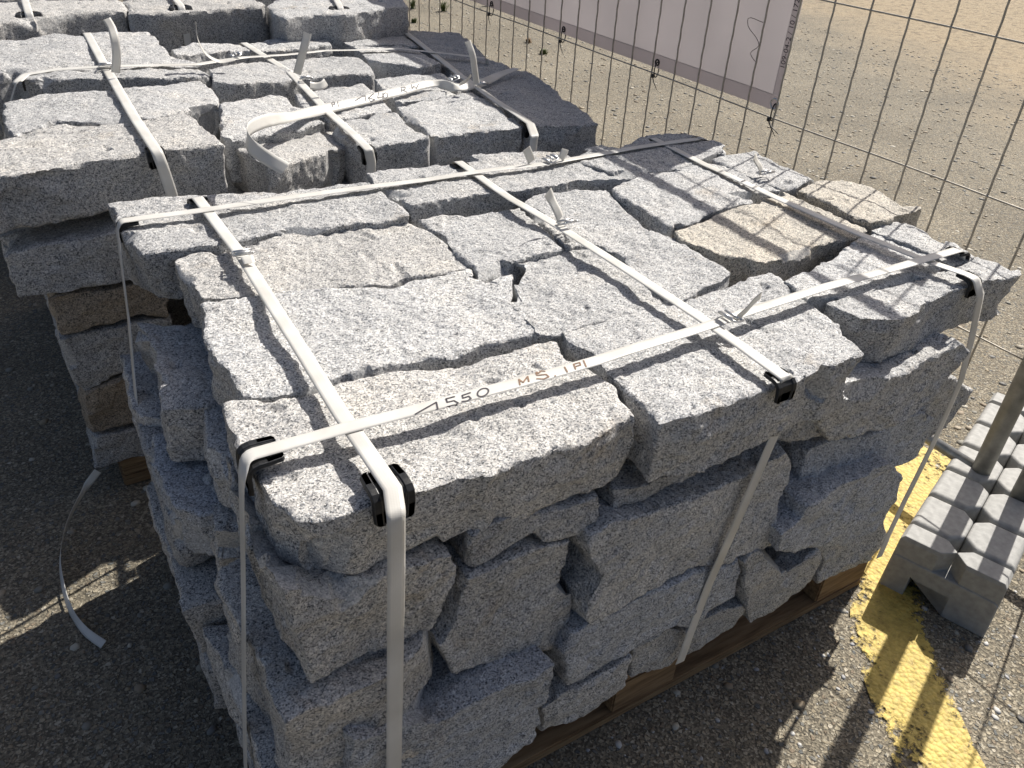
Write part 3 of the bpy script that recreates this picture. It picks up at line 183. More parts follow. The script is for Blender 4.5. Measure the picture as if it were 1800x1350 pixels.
BUCKLES = {"s1":[0.1401,0.6094,0.731],"s2":[0.6866,0.5029,0.731],"s3":[1.2372,0.553,0.73],"s3b":[1.2387,0.484,0.727],"sa":[0.7089,0.109,0.731],"sb":[0.8488,0.8019,0.731],"u1":[0.1208,1.6684,0.783],"u2":[0.5817,1.5631,0.7409],"u3":[1.0287,1.4125,0.726],"ua":[0.4693,1.8101,0.7543],"ub":[0.9738,1.4794,0.7299]}
PROT = {"s1f":[[0.1212,0.0009,0.724],"f"],"s1b":[[0.1385,0.9011,0.724],"b"],"s2f":[[0.6693,-0.0413,0.724],"f"],"s2b":[[0.6701,0.8889,0.724],"b"],"s3f":[[1.2058,0.0347,0.724],"f"],"s3b":[[1.1768,0.8607,0.724],"b"],"sal":[[0.0013,0.1248,0.725],"l"],"sbl":[[-0.004,0.8323,0.725],"l"],"sbr":[[1.3014,0.8134,0.725],"r"],"sar":[[1.2982,0.1225,0.725],"r"],"u1f":[[0.1038,1.0332,0.771],"f"],"u2f":[[0.52,1.0043,0.7338],"f"],"u3f":[[0.9794,1.0863,0.7157],"f"],"u1b":[[0.1417,2.1302,0.771],"b"],"ual":[[-0.0591,1.6966,0.7689],"l"],"v1":[[0.0151,2.2348,0.812],"f"],"v2":[[0.434,2.2502,0.812],"f"],"v3":[[0.9014,2.1261,0.812],"f"]}
LOOSE = [[-0.1412,1.0098,0.1],[-0.1742,1.0153,0.06],[-0.2217,0.9545,0.035],[-0.2486,0.8835,0.018],[-0.2572,0.7952,0.014],[-0.2529,0.7117,0.013],[-0.2367,0.6486,0.013],[-0.2126,0.602,0.012]]
YELLOW = [[1.2436,0.0741],[1.115,0.0049],[1.0948,-0.0732],[1.0399,-0.1394],[0.9704,-0.2572],[0.9239,-0.3316],[1.0319,-0.3925],[1.0582,-0.3593],[1.1262,-0.2803],[1.1946,-0.1711],[1.2457,-0.0662],[1.3191,0.0335]]
YELLOW2 = [[1.5854,0.2387],[1.6272,0.2219],[1.7047,0.2152],[1.7278,0.1593],[1.6798,0.1393],[1.5723,0.1121],[1.4546,0.074],[1.3973,0.0938]]
WEEDS = [[3.4648,4.9445],[3.3586,4.5828],[3.969,6.407],[3.4127,6.2536],[3.2018,6.438],[2.9421,5.8614],[4.442,5.7402]]
CAM = [1439.765912398233,0.9802365697531087,-0.05408600402101939,-0.5452802804480457,-0.1381202230631893,-0.6081803484257713,1.302710093887227]

# ------------------------------------------------------------ camera, sky, sun
F, RX, RY, RZ, CX, CY, CZ = CAM
cam = bpy.data.cameras.new('camera')
cam.sensor_width = 36; cam.lens = 36 * F / 1800; cam.clip_end = 300; cam.clip_start = .02
camo = bpy.data.objects.new('camera', cam); scene.collection.objects.link(camo)
camo.location = (CX, CY, CZ); camo.rotation_euler = (RX, RY, RZ)
scene.camera = camo
SUN_EL, SUN_AZ = 46.0, 20.4          # azimuth measured from +X towards +Y
world = bpy.data.worlds.new('World'); scene.world = world; world.use_nodes = True
wn = world.node_tree.nodes; wl = world.node_tree.links
sky = wn.new('ShaderNodeTexSky'); sky.sky_type = 'NISHITA'; sky.sun_disc = False
sky.sun_elevation = rad(SUN_EL); sky.sun_rotation = rad(90 - SUN_AZ); sky.air_density = .85; sky.dust_density = 4.0; sky.ozone_density = .35
wl.new(sky.outputs[0], wn['Background'].inputs[0]); wn['Background'].inputs[1].default_value = 0.072
sl = bpy.data.lights.new('sun', 'SUN'); sl.energy = 5.0; sl.angle = rad(.53); sl.color = (1, .955, .88)
so = bpy.data.objects.new('sun', sl); scene.collection.objects.link(so); so.location = (6, 2, 8)
sd = Vector((math.cos(rad(SUN_EL)) * math.cos(rad(SUN_AZ)), math.cos(rad(SUN_EL)) * math.sin(rad(SUN_AZ)), math.sin(rad(SUN_EL))))
so.rotation_euler = sd.to_track_quat('Z', 'Y').to_euler()
scene.view_settings.view_transform = 'Standard'; scene.view_settings.look = 'None'
scene.view_settings.exposure = 0.40; scene.view_settings.gamma = 1
scene.cycles.use_denoising = True; scene.cycles.denoiser = 'OPENIMAGEDENOISE'; scene.cycles.denoising_input_passes = 'RGB_ALBEDO_NORMAL'; scene.cycles.denoising_prefilter = 'ACCURATE'
scene.cycles.max_bounces = 6; scene.cycles.diffuse_bounces = 4
scene.cycles.sample_clamp_indirect = 4

# ------------------------------------------------------------ helpers
COL = scene.collection
def tag(o, label=None, cat=None, group=None, kind=None):
    if label: o['label'] = label
    if cat: o['category'] = cat
    if group: o['group'] = group
    if kind: o['kind'] = kind
    return o
def empty(name, loc, label, cat, group=None):
    o = bpy.data.objects.new(name, None); COL.objects.link(o); o.location = loc; o.empty_display_size = .05
    return tag(o, label, cat, group)
def link(name, me, mat, parent=None, loc=(0, 0, 0)):
    o = bpy.data.objects.new(name, me); COL.objects.link(o)
    if mat and not me.materials: me.materials.append(mat)
    o.location = loc
    if parent:
        o.parent = parent
        o.location = Vector(loc) - parent.location if parent.type == 'EMPTY' else loc
    return o
def mesh(name, verts, faces, smooth=False):
    me = bpy.data.meshes.new(name); me.from_pydata([tuple(v) for v in verts], [], faces); me.update()
    if smooth: me.shade_smooth()
    return me
def from_bm(name, bm, smooth=False, origin=None):
    if origin is not None: bmesh.ops.translate(bm, vec=-Vector(origin), verts=bm.verts)
    bmesh.ops.recalc_face_normals(bm, faces=bm.faces)
    me = bpy.data.meshes.new(name); bm.to_mesh(me); bm.free()
    if smooth: me.shade_smooth()
    return me
def bm_box(bm, x0, x1, y0, y1, z0, z1, M=None):
    vs = [bm.verts.new(((x0, x1)[i & 1], (y0, y1)[i >> 1 & 1], (z0, z1)[i >> 2])) for i in range(8)]
    fs = [bm.faces.new([vs[i] for i in f]) for f in ((0, 2, 3, 1), (4, 5, 7, 6), (0, 1, 5, 4), (2, 6, 7, 3), (0, 4, 6, 2), (1, 3, 7, 5))]
    if M is not None: bmesh.ops.transform(bm, matrix=M, verts=vs)
    return vs, fs
def bm_tube(bm, pts, r, n=8, cap=True):
    pts = [Vector(p) for p in pts]; rings = []
    up = Vector((0, 0, 1))
    prev = None
    for i, p in enumerate(pts):
        t = (pts[min(i + 1, len(pts) - 1)] - pts[max(i - 1, 0)]).normalized()
        if prev is None:
            a = t.cross(up) if abs(t.z) < .9 else t.cross(Vector((1, 0, 0)))
        else: a = prev - t * prev.dot(t)
        a.normalize(); b = t.cross(a); prev = a
        rr = r[i] if isinstance(r, (list, tuple)) else r
        rings.append([bm.verts.new(p + (a * math.cos(k * 2 * math.pi / n) + b * math.sin(k * 2 * math.pi / n)) * rr) for k in range(n)])
    for A, B in zip(rings, rings[1:]):
        for k in range(n): bm.faces.new((A[k], A[(k + 1) % n], B[(k + 1) % n], B[k]))
    if cap: bm.faces.new(rings[0][::-1]); bm.faces.new(rings[-1])

# ------------------------------------------------------------ vectorised 3-D value noise
_rs = np.random.RandomState(7); _T = _rs.rand(64, 64, 64).astype(np.float32) * 2 - 1
def vnoise(P, scale, off=(0, 0, 0)):
    Q = P * scale + np.asarray(off, float); I = np.floor(Q).astype(int); Fr = (Q - I); Fr = Fr * Fr * (3 - 2 * Fr)
    out = 0
    for dx in (0, 1):
        wx = Fr[:, 0] if dx else 1 - Fr[:, 0]
        for dy in (0, 1):
            wy = Fr[:, 1] if dy else 1 - Fr[:, 1]
            for dz in (0, 1):
                wz = Fr[:, 2] if dz else 1 - Fr[:, 2]
                out = out + wx * wy * wz * _T[(I[:, 0] + dx) & 63, (I[:, 1] + dy) & 63, (I[:, 2] + dz) & 63]
    return out

# ------------------------------------------------------------ materials
def nmat(name):
    m = bpy.data.materials.new(name); m.use_nodes = True
    nt = m.node_tree; return m, nt, nt.nodes, nt.links, nt.nodes['Principled BSDF']
def simple(name, col, rough=.6, metal=0, bump=0, bscale=200, var=0):
    m, nt, N, L, B = nmat(name)
    B.inputs['Base Color'].default_value = (*col, 1); B.inputs['Roughness'].default_value = rough; B.inputs['Metallic'].default_value = metal
    tc = N.new('ShaderNodeTexCoord')
    if bump or var:
        no = N.new('ShaderNodeTexNoise'); no.inputs['Scale'].default_value = bscale; no.inputs['Detail'].default_value = 4; L.new(tc.outputs['Object'], no.inputs['Vector'])
    if bump:
        b = N.new('ShaderNodeBump'); b.inputs['Strength'].default_value = bump; b.inputs['Distance'].default_value = .002
        L.new(no.outputs[0], b.inputs['Height']); L.new(b.outputs[0], B.inputs['Normal'])
    if var:
        mr = N.new('ShaderNodeMapRange'); mr.inputs[3].default_value = 1 - var; mr.inputs[4].default_value = 1 + var; mr.inputs[1].default_value = .3; mr.inputs[2].default_value = .7
        L.new(no.outputs[0], mr.inputs[0])
        mx = N.new('ShaderNodeVectorMath'); mx.operation = 'SCALE'; mx.inputs[0].default_value = col; L.new(mr.outputs[0], mx.inputs['Scale']); L.new(mx.outputs[0], B.inputs['Base Color'])
    return m
def ramp(N, stops, interp='LINEAR'):
    r = N.new('ShaderNodeValToRGB'); cr = r.color_ramp; cr.interpolation = interp
    while len(cr.elements) < len(stops): cr.elements.new(.5)
    for e, (p, c) in zip(cr.elements, stops): e.position = p; e.color = (*c, 1) if len(c) == 3 else c
    return r
def granite():
    m, nt, N, L, B = nmat('granite')
    tc = N.new('ShaderNodeTexCoord'); oi = N.new('ShaderNodeObjectInfo')
    off = N.new('ShaderNodeVectorMath'); off.operation = 'MULTIPLY_ADD'
    comb = N.new('ShaderNodeCombineXYZ'); sc = N.new('ShaderNodeMath'); sc.operation = 'MULTIPLY'; sc.inputs[1].default_value = 37.
    L.new(oi.outputs['Random'], sc.inputs[0]); L.new(sc.outputs[0], comb.inputs[0]); L.new(sc.outputs[0], comb.inputs[2])
    off.inputs[1].default_value = (1, 1, 1); L.new(tc.outputs['Object'], off.inputs[0]); L.new(comb.outputs[0], off.inputs[2])
    V = off.outputs[0]
    # mineral grains: two sizes of cells, each cell a random mineral
    def cells(scale, stops):
        v = N.new('ShaderNodeTexVoronoi'); v.inputs['Scale'].default_value = scale; v.inputs['Randomness'].default_value = 1
        w = N.new('ShaderNodeTexNoise'); w.inputs['Scale'].default_value = scale * .9; w.inputs['Detail'].default_value = 1; L.new(V, w.inputs['Vector'])
        a = N.new('ShaderNodeVectorMath'); a.operation = 'MULTIPLY_ADD'; a.inputs[1].default_value = (.8 / scale,) * 3; L.new(w.outputs['Color'], a.inputs[0]); L.new(V, a.inputs[2])
        L.new(a.outputs[0], v.inputs['Vector'])
        s = N.new('ShaderNodeSeparateColor'); L.new(v.outputs['Color'], s.inputs[0])
        r = ramp(N, stops, 'CONSTANT'); L.new(s.outputs[0], r.inputs[0]); return r, s, v
    r1, s1, v1 = cells(590, [(0, (.022, .025, .031)), (.17, (.15, .156, .17)), (.29, (.38, .388, .40)), (.52, (.55, .548, .54)), (.76, (.46, .445, .435)), (.86, (.80, .795, .78))])
    r2, s2, v2 = cells(285, [(0, (.11, .117, .13)), (.10, (.31, .317, .335)), (.35, (.46, .458, .455)), (.75, (.55, .535, .515)), (.92, (.66, .65, .635))])
    mx = N.new('ShaderNodeMix'); mx.data_type = 'RGBA'; mx.inputs[0].default_value = .36; L.new(r1.outputs[0], mx.inputs[6]); L.new(r2.outputs[0], mx.inputs[7])
    # big soft patches: stains, paler bruised spots
    n1 = N.new('ShaderNodeTexNoise'); n1.inputs['Scale'].default_value = 9; n1.inputs['Detail'].default_value = 5; n1.inputs['Roughness'].default_value = .6; L.new(V, n1.inputs['Vector'])
    mr = N.new('ShaderNodeMapRange'); mr.inputs[1].default_value = .3; mr.inputs[2].default_value = .7; mr.inputs[3].default_value = .86; mr.inputs[4].default_value = 1.12; L.new(n1.outputs[0], mr.inputs[0])
    n2 = N.new('ShaderNodeTexNoise'); n2.inputs['Scale'].default_value = 21; n2.inputs['Detail'].default_value = 6; n2.inputs['Roughness'].default_value = .65; L.new(V, n2.inputs['Vector'])
    br = N.new('ShaderNodeMapRange'); br.inputs[1].default_value = .64; br.inputs[2].default_value = .76; br.inputs[3].default_value = 0; br.inputs[4].default_value = .5; L.new(n2.outputs[0], br.inputs[0])
    sc1 = N.new('ShaderNodeVectorMath'); sc1.operation = 'SCALE'; L.new(mx.outputs[2], sc1.inputs[0]); L.new(mr.outputs[0], sc1.inputs['Scale'])
    mw = N.new('ShaderNodeMix'); mw.data_type = 'RGBA'; L.new(br.outputs[0], mw.inputs[0]); L.new(sc1.outputs[0], mw.inputs[6]); mw.inputs[7].default_value = (.66, .66, .65, 1)
    tint = N.new('ShaderNodeMix'); tint.data_type = 'RGBA'; tint.blend_type = 'MULTIPLY'; tint.inputs[0].default_value = 1
    L.new(mw.outputs[2], tint.inputs[6]); L.new(oi.outputs['Color'], tint.inputs[7])
    # rusty film, only where the block's own colour carries it
    rs = ramp(N, [(.50, (1, 1, 1)), (.70, (1.0, .95, .87))]); L.new(n1.outputs[0], rs.inputs[0])
    t2 = N.new('ShaderNodeMix'); t2.data_type = 'RGBA'; t2.blend_type = 'MULTIPLY'; t2.inputs[0].default_value = .5; L.new(tint.outputs[2], t2.inputs[6]); L.new(rs.outputs[0], t2.inputs[7])
    n6 = N.new('ShaderNodeTexNoise'); n6.inputs['Scale'].default_value = 6.5; n6.inputs['Detail'].default_value = 7; n6.inputs['Roughness'].default_value = .7; L.new(V, n6.inputs['Vector'])
    m6 = N.new('ShaderNodeMapRange'); m6.inputs[1].default_value = .60; m6.inputs[2].default_value = .74; m6.inputs[4].default_value = .55; L.new(n6.outputs[0], m6.inputs[0])
    st = N.new('ShaderNodeMix'); st.data_type = 'RGBA'; st.blend_type = 'MULTIPLY'; L.new(m6.outputs[0], st.inputs[0]); L.new(t2.outputs[2], st.inputs[6]); st.inputs[7].default_value = (.86, .70, .50, 1)
    at = N.new('ShaderNodeAttribute'); at.attribute_name = 'chip'
    nf = N.new('ShaderNodeMath'); nf.operation = 'MULTIPLY'; L.new(at.outputs['Fac'], nf.inputs[0]); nf.inputs[1].default_value = .42
    fr = N.new('ShaderNodeMix'); fr.data_type = 'RGBA'; L.new(nf.outputs[0], fr.inputs[0]); L.new(st.outputs[2], fr.inputs[6]); fr.inputs[7].default_value = (.70, .70, .69, 1)
    L.new(fr.outputs[2], B.inputs['Base Color'])
    B.inputs['Roughness'].default_value = .72; B.inputs['Specular IOR Level'].default_value = .35
    # relief
    n3 = N.new('ShaderNodeTexNoise'); n3.inputs['Scale'].default_value = 160; n3.inputs['Detail'].default_value = 4; n3.inputs['Roughness'].default_value = .7; L.new(V, n3.inputs['Vector'])
    ad = N.new('ShaderNodeMath'); ad.operation = 'MULTIPLY_ADD'; ad.inputs[1].default_value = .35; L.new(s1.outputs[1], ad.inputs[0]); L.new(n3.outputs[0], ad.inputs[2])
    bp = N.new('ShaderNodeBump'); bp.inputs['Strength'].default_value = .8; bp.inputs['Distance'].default_value = .0022; L.new(ad.outputs[0], bp.inputs['Height'])
    n4 = N.new('ShaderNodeTexNoise'); n4.inputs['Scale'].default_value = 45; n4.inputs['Detail'].default_value = 3; L.new(V, n4.inputs['Vector'])
    bp2 = N.new('ShaderNodeBump'); bp2.inputs['Strength'].default_value = .6; bp2.inputs['Distance'].default_value = .005; L.new(n4.outputs[0], bp2.inputs['Height']); L.new(bp.outputs[0], bp2.inputs['Normal'])
    L.new(bp2.outputs[0], B.inputs['Normal'])
    return m
GRANITE = granite()
def ground_mat():
    m, nt, N, L, B = nmat('exposed_aggregate')
    tc = N.new('ShaderNodeTexCoord'); V = tc.outputs['Object']
    w = N.new('ShaderNodeTexNoise'); w.inputs['Scale'].default_value = 60; w.inputs['Detail'].default_value = 2; L.new(V, w.inputs['Vector'])
    a = N.new('ShaderNodeVectorMath'); a.operation = 'MULTIPLY_ADD'; a.inputs[1].default_value = (.005,) * 3; L.new(w.outputs['Color'], a.inputs[0]); L.new(V, a.inputs[2])
    def vor(scale, feat='F1'):
        v = N.new('ShaderNodeTexVoronoi'); v.inputs['Scale'].default_value = scale; v.feature = feat; L.new(a.outputs[0], v.inputs['Vector']); return v
    v1 = vor(105); d1 = vor(105, 'DISTANCE_TO_EDGE'); v2 = vor(270)
    s = N.new('ShaderNodeSeparateColor'); L.new(v1.outputs['Color'], s.inputs[0])
    s2 = N.new('ShaderNodeSeparateColor'); L.new(v2.outputs['Color'], s2.inputs[0])
    c1 = ramp(N, [(0, (.20, .185, .155)), (.25, (.33, .28, .20)), (.45, (.22, .215, .195)), (.6, (.40, .35, .26)), (.75, (.25, .20, .145)), (.85, (.14, .145, .14)), (.95, (.50, .45, .36))], 'CONSTANT'); L.new(s.outputs[0], c1.inputs[0])
    c2 = ramp(N, [(0, (.12, .105, .08)), (.35, (.205, .18, .135)), (.7, (.29, .25, .185)), (.9, (.40, .36, .28))], 'CONSTANT'); L.new(s2.outputs[0], c2.inputs[0])
    # pebble where its random id is high enough, cement paste between
    gt = N.new('ShaderNodeMath'); gt.operation = 'GREATER_THAN'; gt.inputs[1].default_value = .45; L.new(s.outputs[1], gt.inputs[0])
    ed = N.new('ShaderNodeMapRange'); ed.inputs[1].default_value = .10; ed.inputs[2].default_value = .22; L.new(d1.outputs['Distance'], ed.inputs[0])
    mk = N.new('ShaderNodeMath'); mk.operation = 'MULTIPLY'; L.new(gt.outputs[0], mk.inputs[0]); L.new(ed.outputs[0], mk.inputs[1])
    mx = N.new('ShaderNodeMix'); mx.data_type = 'RGBA'; L.new(mk.outputs[0], mx.inputs[0]); L.new(c2.outputs[0], mx.inputs[6]); L.new(c1.outputs[0], mx.inputs[7])
    # patches and the sandy area beyond the fence
    n1 = N.new('ShaderNodeTexNoise'); n1.inputs['Scale'].default_value = 1.3; n1.inputs['Detail'].default_value = 6; n1.inputs['Roughness'].default_value = .6; L.new(V, n1.inputs['Vector'])
    mr = N.new('ShaderNodeMapRange'); mr.inputs[1].default_value = .3; mr.inputs[2].default_value = .7; mr.inputs[3].default_value = .70; mr.inputs[4].default_value = 1.08; L.new(n1.outputs[0], mr.inputs[0])
    sc = N.new('ShaderNodeVectorMath'); sc.operation = 'SCALE'; L.new(mx.outputs[2], sc.inputs[0]); L.new(mr.outputs[0], sc.inputs['Scale'])
    sx = N.new('ShaderNodeSeparateXYZ'); L.new(V, sx.inputs[0])
    # sand starts roughly 5 m out on the far right, weaker toward the rear
    f1 = N.new('ShaderNodeMath'); f1.operation = 'MULTIPLY_ADD'; f1.inputs[1].default_value = -.45; L.new(sx.outputs[1], f1.inputs[0]); L.new(sx.outputs[0], f1.inputs[2])
    f2 = N.new('ShaderNodeMath'); f2.operation = 'MULTIPLY_ADD'; f2.inputs[1].default_value = 2.2; L.new(n1.outputs[0], f2.inputs[0]); L.new(f1.outputs[0], f2.inputs[2])
    fm = N.new('ShaderNodeMapRange'); fm.inputs[1].default_value = 4.9; fm.inputs[2].default_value = 6.6; L.new(f2.outputs[0], fm.inputs[0])
    n5 = N.new('ShaderNodeTexNoise'); n5.inputs['Scale'].default_value = 11; n5.inputs['Detail'].default_value = 8; n5.inputs['Roughness'].default_value = .75; L.new(V, n5.inputs['Vector'])
    sand = ramp(N, [(.36, (.11, .088, .06)), (.45, (.25, .195, .125)), (.54, (.35, .275, .175)), (.64, (.19, .165, .12))]); L.new(n5.outputs[0], sand.inputs[0])
    ms = N.new('ShaderNodeMix'); ms.data_type = 'RGBA'; L.new(fm.outputs[0], ms.inputs[0]); L.new(sc.outputs[0], ms.inputs[6]); L.new(sand.outputs[0], ms.inputs[7])
    L.new(ms.outputs[2], B.inputs['Base Color']); B.inputs['Roughness'].default_value = .85; B.inputs['Specular IOR Level'].default_value = .3
    h = N.new('ShaderNodeMath'); h.operation = 'MULTIPLY_ADD'; h.inputs[1].default_value = .8; L.new(mk.outputs[0], h.inputs[0]); L.new(n5.outputs[0], h.inputs[2])
    b = N.new('ShaderNodeBump'); b.inputs['Strength'].default_value = .9; b.inputs['Distance'].default_value = .004; L.new(h.outputs[0], b.inputs['Height'])
    b2 = N.new('ShaderNodeBump'); b2.inputs['Strength'].default_value = .6; b2.inputs['Distance'].default_value = .002; L.new(v2.outputs['Distance'], b2.inputs['Height']); L.new(b.outputs[0], b2.inputs['Normal'])
    L.new(b2.outputs[0], B.inputs['Normal'])
    return m
def paint_mat():
    m, nt, N, L, B = nmat('worn_yellow_paint')
    tc = N.new('ShaderNodeTexCoord'); V = tc.outputs['Object']
    n = N.new('ShaderNodeTexNoise'); n.inputs['Scale'].default_value = 55; n.inputs['Detail'].default_value = 6; n.inputs['Roughness'].default_value = .7; L.new(V, n.inputs['Vector'])
    n2 = N.new('ShaderNodeTexNoise'); n2.inputs['Scale'].default_value = 9; n2.inputs['Detail'].default_value = 3; L.new(V, n2.inputs['Vector'])
    at = N.new('ShaderNodeAttribute'); at.attribute_name = 'edge'
    s1 = N.new('ShaderNodeMath'); s1.operation = 'ADD'; L.new(n.outputs[0], s1.inputs[0]); L.new(n2.outputs[0], s1.inputs[1])
    s2 = N.new('ShaderNodeMath'); s2.operation = 'MULTIPLY_ADD'; s2.inputs[1].default_value = .215; L.new(at.outputs['Fac'], s2.inputs[0]); L.new(s1.outputs[0], s2.inputs[2])
    mr = N.new('ShaderNodeMapRange'); mr.inputs[1].default_value = 1.07; mr.inputs[2].default_value = 1.20; L.new(s2.outputs[0], mr.inputs[0])
    c = ramp(N, [(.35, (.40, .29, .07)), (.62, (.64, .48, .12))]); L.new(n.outputs[0], c.inputs[0]); L.new(c.outputs[0], B.inputs['Base Color'])
    B.inputs['Roughness'].default_value = .6
    b = N.new('ShaderNodeBump'); b.inputs['Strength'].default_value = .7; b.inputs['Distance'].default_value = .003; L.new(n.outputs[0], b.inputs['Height']); L.new(b.outputs[0], B.inputs['Normal'])
    vv = N.new('ShaderNodeTexVoronoi'); vv.inputs['Scale'].default_value = 105; L.new(V, vv.inputs['Vector'])
    ms_ = N.new('ShaderNodeMath'); ms_.operation = 'MULTIPLY_ADD'; ms_.inputs[1].default_value = .16; L.new(vv.outputs['Distance'], ms_.inputs[0]); L.new(s2.outputs[0], ms_.inputs[2]); L.new(ms_.outputs[0], mr.inputs[0])
    b3 = N.new('ShaderNodeBump'); b3.invert = True; b3.inputs['Strength'].default_value = .8; b3.inputs['Distance'].default_value = .004; L.new(vv.outputs['Distance'], b3.inputs['Height']); L.new(b.outputs[0], b3.inputs['Normal']); L.new(b3.outputs[0], B.inputs['Normal'])
    tr = N.new('ShaderNodeBsdfTransparent'); mx = N.new('ShaderNodeMixShader')
    L.new(mr.outputs[0], mx.inputs[0]); L.new(tr.outputs[0], mx.inputs[1]); L.new(B.outputs[0], mx.inputs[2]); L.new(mx.outputs[0], N['Material Output'].inputs[0])
    return m
def strap_mat():
    m, nt, N, L, B = nmat('white_woven_strap')
    B.inputs['Base Color'].default_value = (.7, .69, .66, 1); B.inputs['Roughness'].default_value = .42
    uv = N.new('ShaderNodeUVMap'); w = N.new('ShaderNodeTexWave'); w.inputs['Scale'].default_value = 900 / 6.28; w.bands_direction = 'Y'; L.new(uv.outputs[0], w.inputs['Vector'])
    w2 = N.new('ShaderNodeTexWave'); w2.inputs['Scale'].default_value = 700 / 6.28; w2.bands_direction = 'X'; L.new(uv.outputs[0], w2.inputs['Vector'])
    a = N.new('ShaderNodeMath'); L.new(w.outputs[0], a.inputs[0]); L.new(w2.outputs[0], a.inputs[1])
    b = N.new('ShaderNodeBump'); b.inputs['Strength'].default_value = .08; b.inputs['Distance'].default_value = .0004; L.new(a.outputs[0], b.inputs['Height']); L.new(b.outputs[0], B.inputs['Normal'])
    no = N.new('ShaderNodeTexNoise'); no.inputs['Scale'].default_value = 14; no.inputs['Detail'].default_value = 5; tc = N.new('ShaderNodeTexCoord'); L.new(tc.outputs['Object'], no.inputs['Vector'])
    c = ramp(N, [(.35, (.62, .605, .565)), (.6, (.74, .73, .70))]); L.new(no.outputs[0], c.inputs[0]); L.new(c.outputs[0], B.inputs['Base Color'])
    tl = N.new('ShaderNodeBsdfTranslucent'); tl.inputs[0].default_value = (.8, .76, .68, 1); mx = N.new('ShaderNodeMixShader'); mx.inputs[0].default_value = .22
    L.new(B.outputs[0], mx.inputs[1]); L.new(tl.outputs[0], mx.inputs[2]); L.new(mx.outputs[0], N['Material Output'].inputs[0])
    return m
def banner_mat(name, col, trans):
    m, nt, N, L, B = nmat(name)
    B.inputs['Base Color'].default_value = (*col, 1); B.inputs['Roughness'].default_value = .5
    tc = N.new('ShaderNodeTexCoord'); no = N.new('ShaderNodeTexNoise'); no.inputs['Scale'].default_value = 2.5; no.inputs['Detail'].default_value = 6; L.new(tc.outputs['Object'], no.inputs['Vector'])
    mr = N.new('ShaderNodeMapRange'); mr.inputs[1].default_value = .35; mr.inputs[2].default_value = .65; mr.inputs[3].default_value = .92; mr.inputs[4].default_value = 1.06; L.new(no.outputs[0], mr.inputs[0])
    sc = N.new('ShaderNodeVectorMath'); sc.operation = 'SCALE'; sc.inputs[0].default_value = trans; L.new(mr.outputs[0], sc.inputs['Scale'])
    tl = N.new('ShaderNodeBsdfTranslucent'); L.new(sc.outputs[0], tl.inputs[0]); mx = N.new('ShaderNodeMixShader'); mx.inputs[0].default_value = .6
    L.new(B.outputs[0], mx.inputs[1]); L.new(tl.outputs[0], mx.inputs[2]); L.new(mx.outputs[0], N['Material Output'].inputs[0])
    return m
def wood_mat():
    m, nt, N, L, B = nmat('pallet_wood')
    tc = N.new('ShaderNodeTexCoord'); mp = N.new('ShaderNodeMapping'); mp.inputs['Scale'].default_value = (4, 40, 40); L.new(tc.outputs['Object'], mp.inputs[0])
    no = N.new('ShaderNodeTexNoise'); no.inputs['Scale'].default_value = 3; no.inputs['Detail'].default_value = 6; L.new(mp.outputs[0], no.inputs['Vector'])
    c = ramp(N, [(.3, (.13, .075, .035)), (.55, (.27, .17, .085)), (.75, (.36, .25, .14))]); L.new(no.outputs[0], c.inputs[0]); L.new(c.outputs[0], B.inputs['Base Color'])
    B.inputs['Roughness'].default_value = .8
    b = N.new('ShaderNodeBump'); b.inputs['Strength'].default_value = .5; b.inputs['Distance'].default_value = .002; L.new(no.outputs[0], b.inputs['Height']); L.new(b.outputs[0], B.inputs['Normal'])
    return m
STRAP = strap_mat(); WOOD = wood_mat()
GALV = simple('galvanised_steel', (.42, .41, .38), .45, .75, .15, 60, .18)
TUBE = simple('weathered_steel_tube', (.27, .265, .24), .55, .45, .2, 40, .25)
BUCK = simple('zinc_buckle', (.62, .62, .62), .33, .85)
PLAS = simple('black_plastic', (.04, .041, .044), .38, 0, .3, 90, .2)
INK = simple('black_marker', (.03, .025, .035), .6)
INKB = simple('faded_brown_marker', (.20, .11, .06), .6)
FOOT = simple('grey_recycled_block', (.34, .337, .323), .75, 0, .5, 70, .16)
TIE = simple('black_cable_tie', (.02, .02, .02), .5)
PAINT = paint_mat()

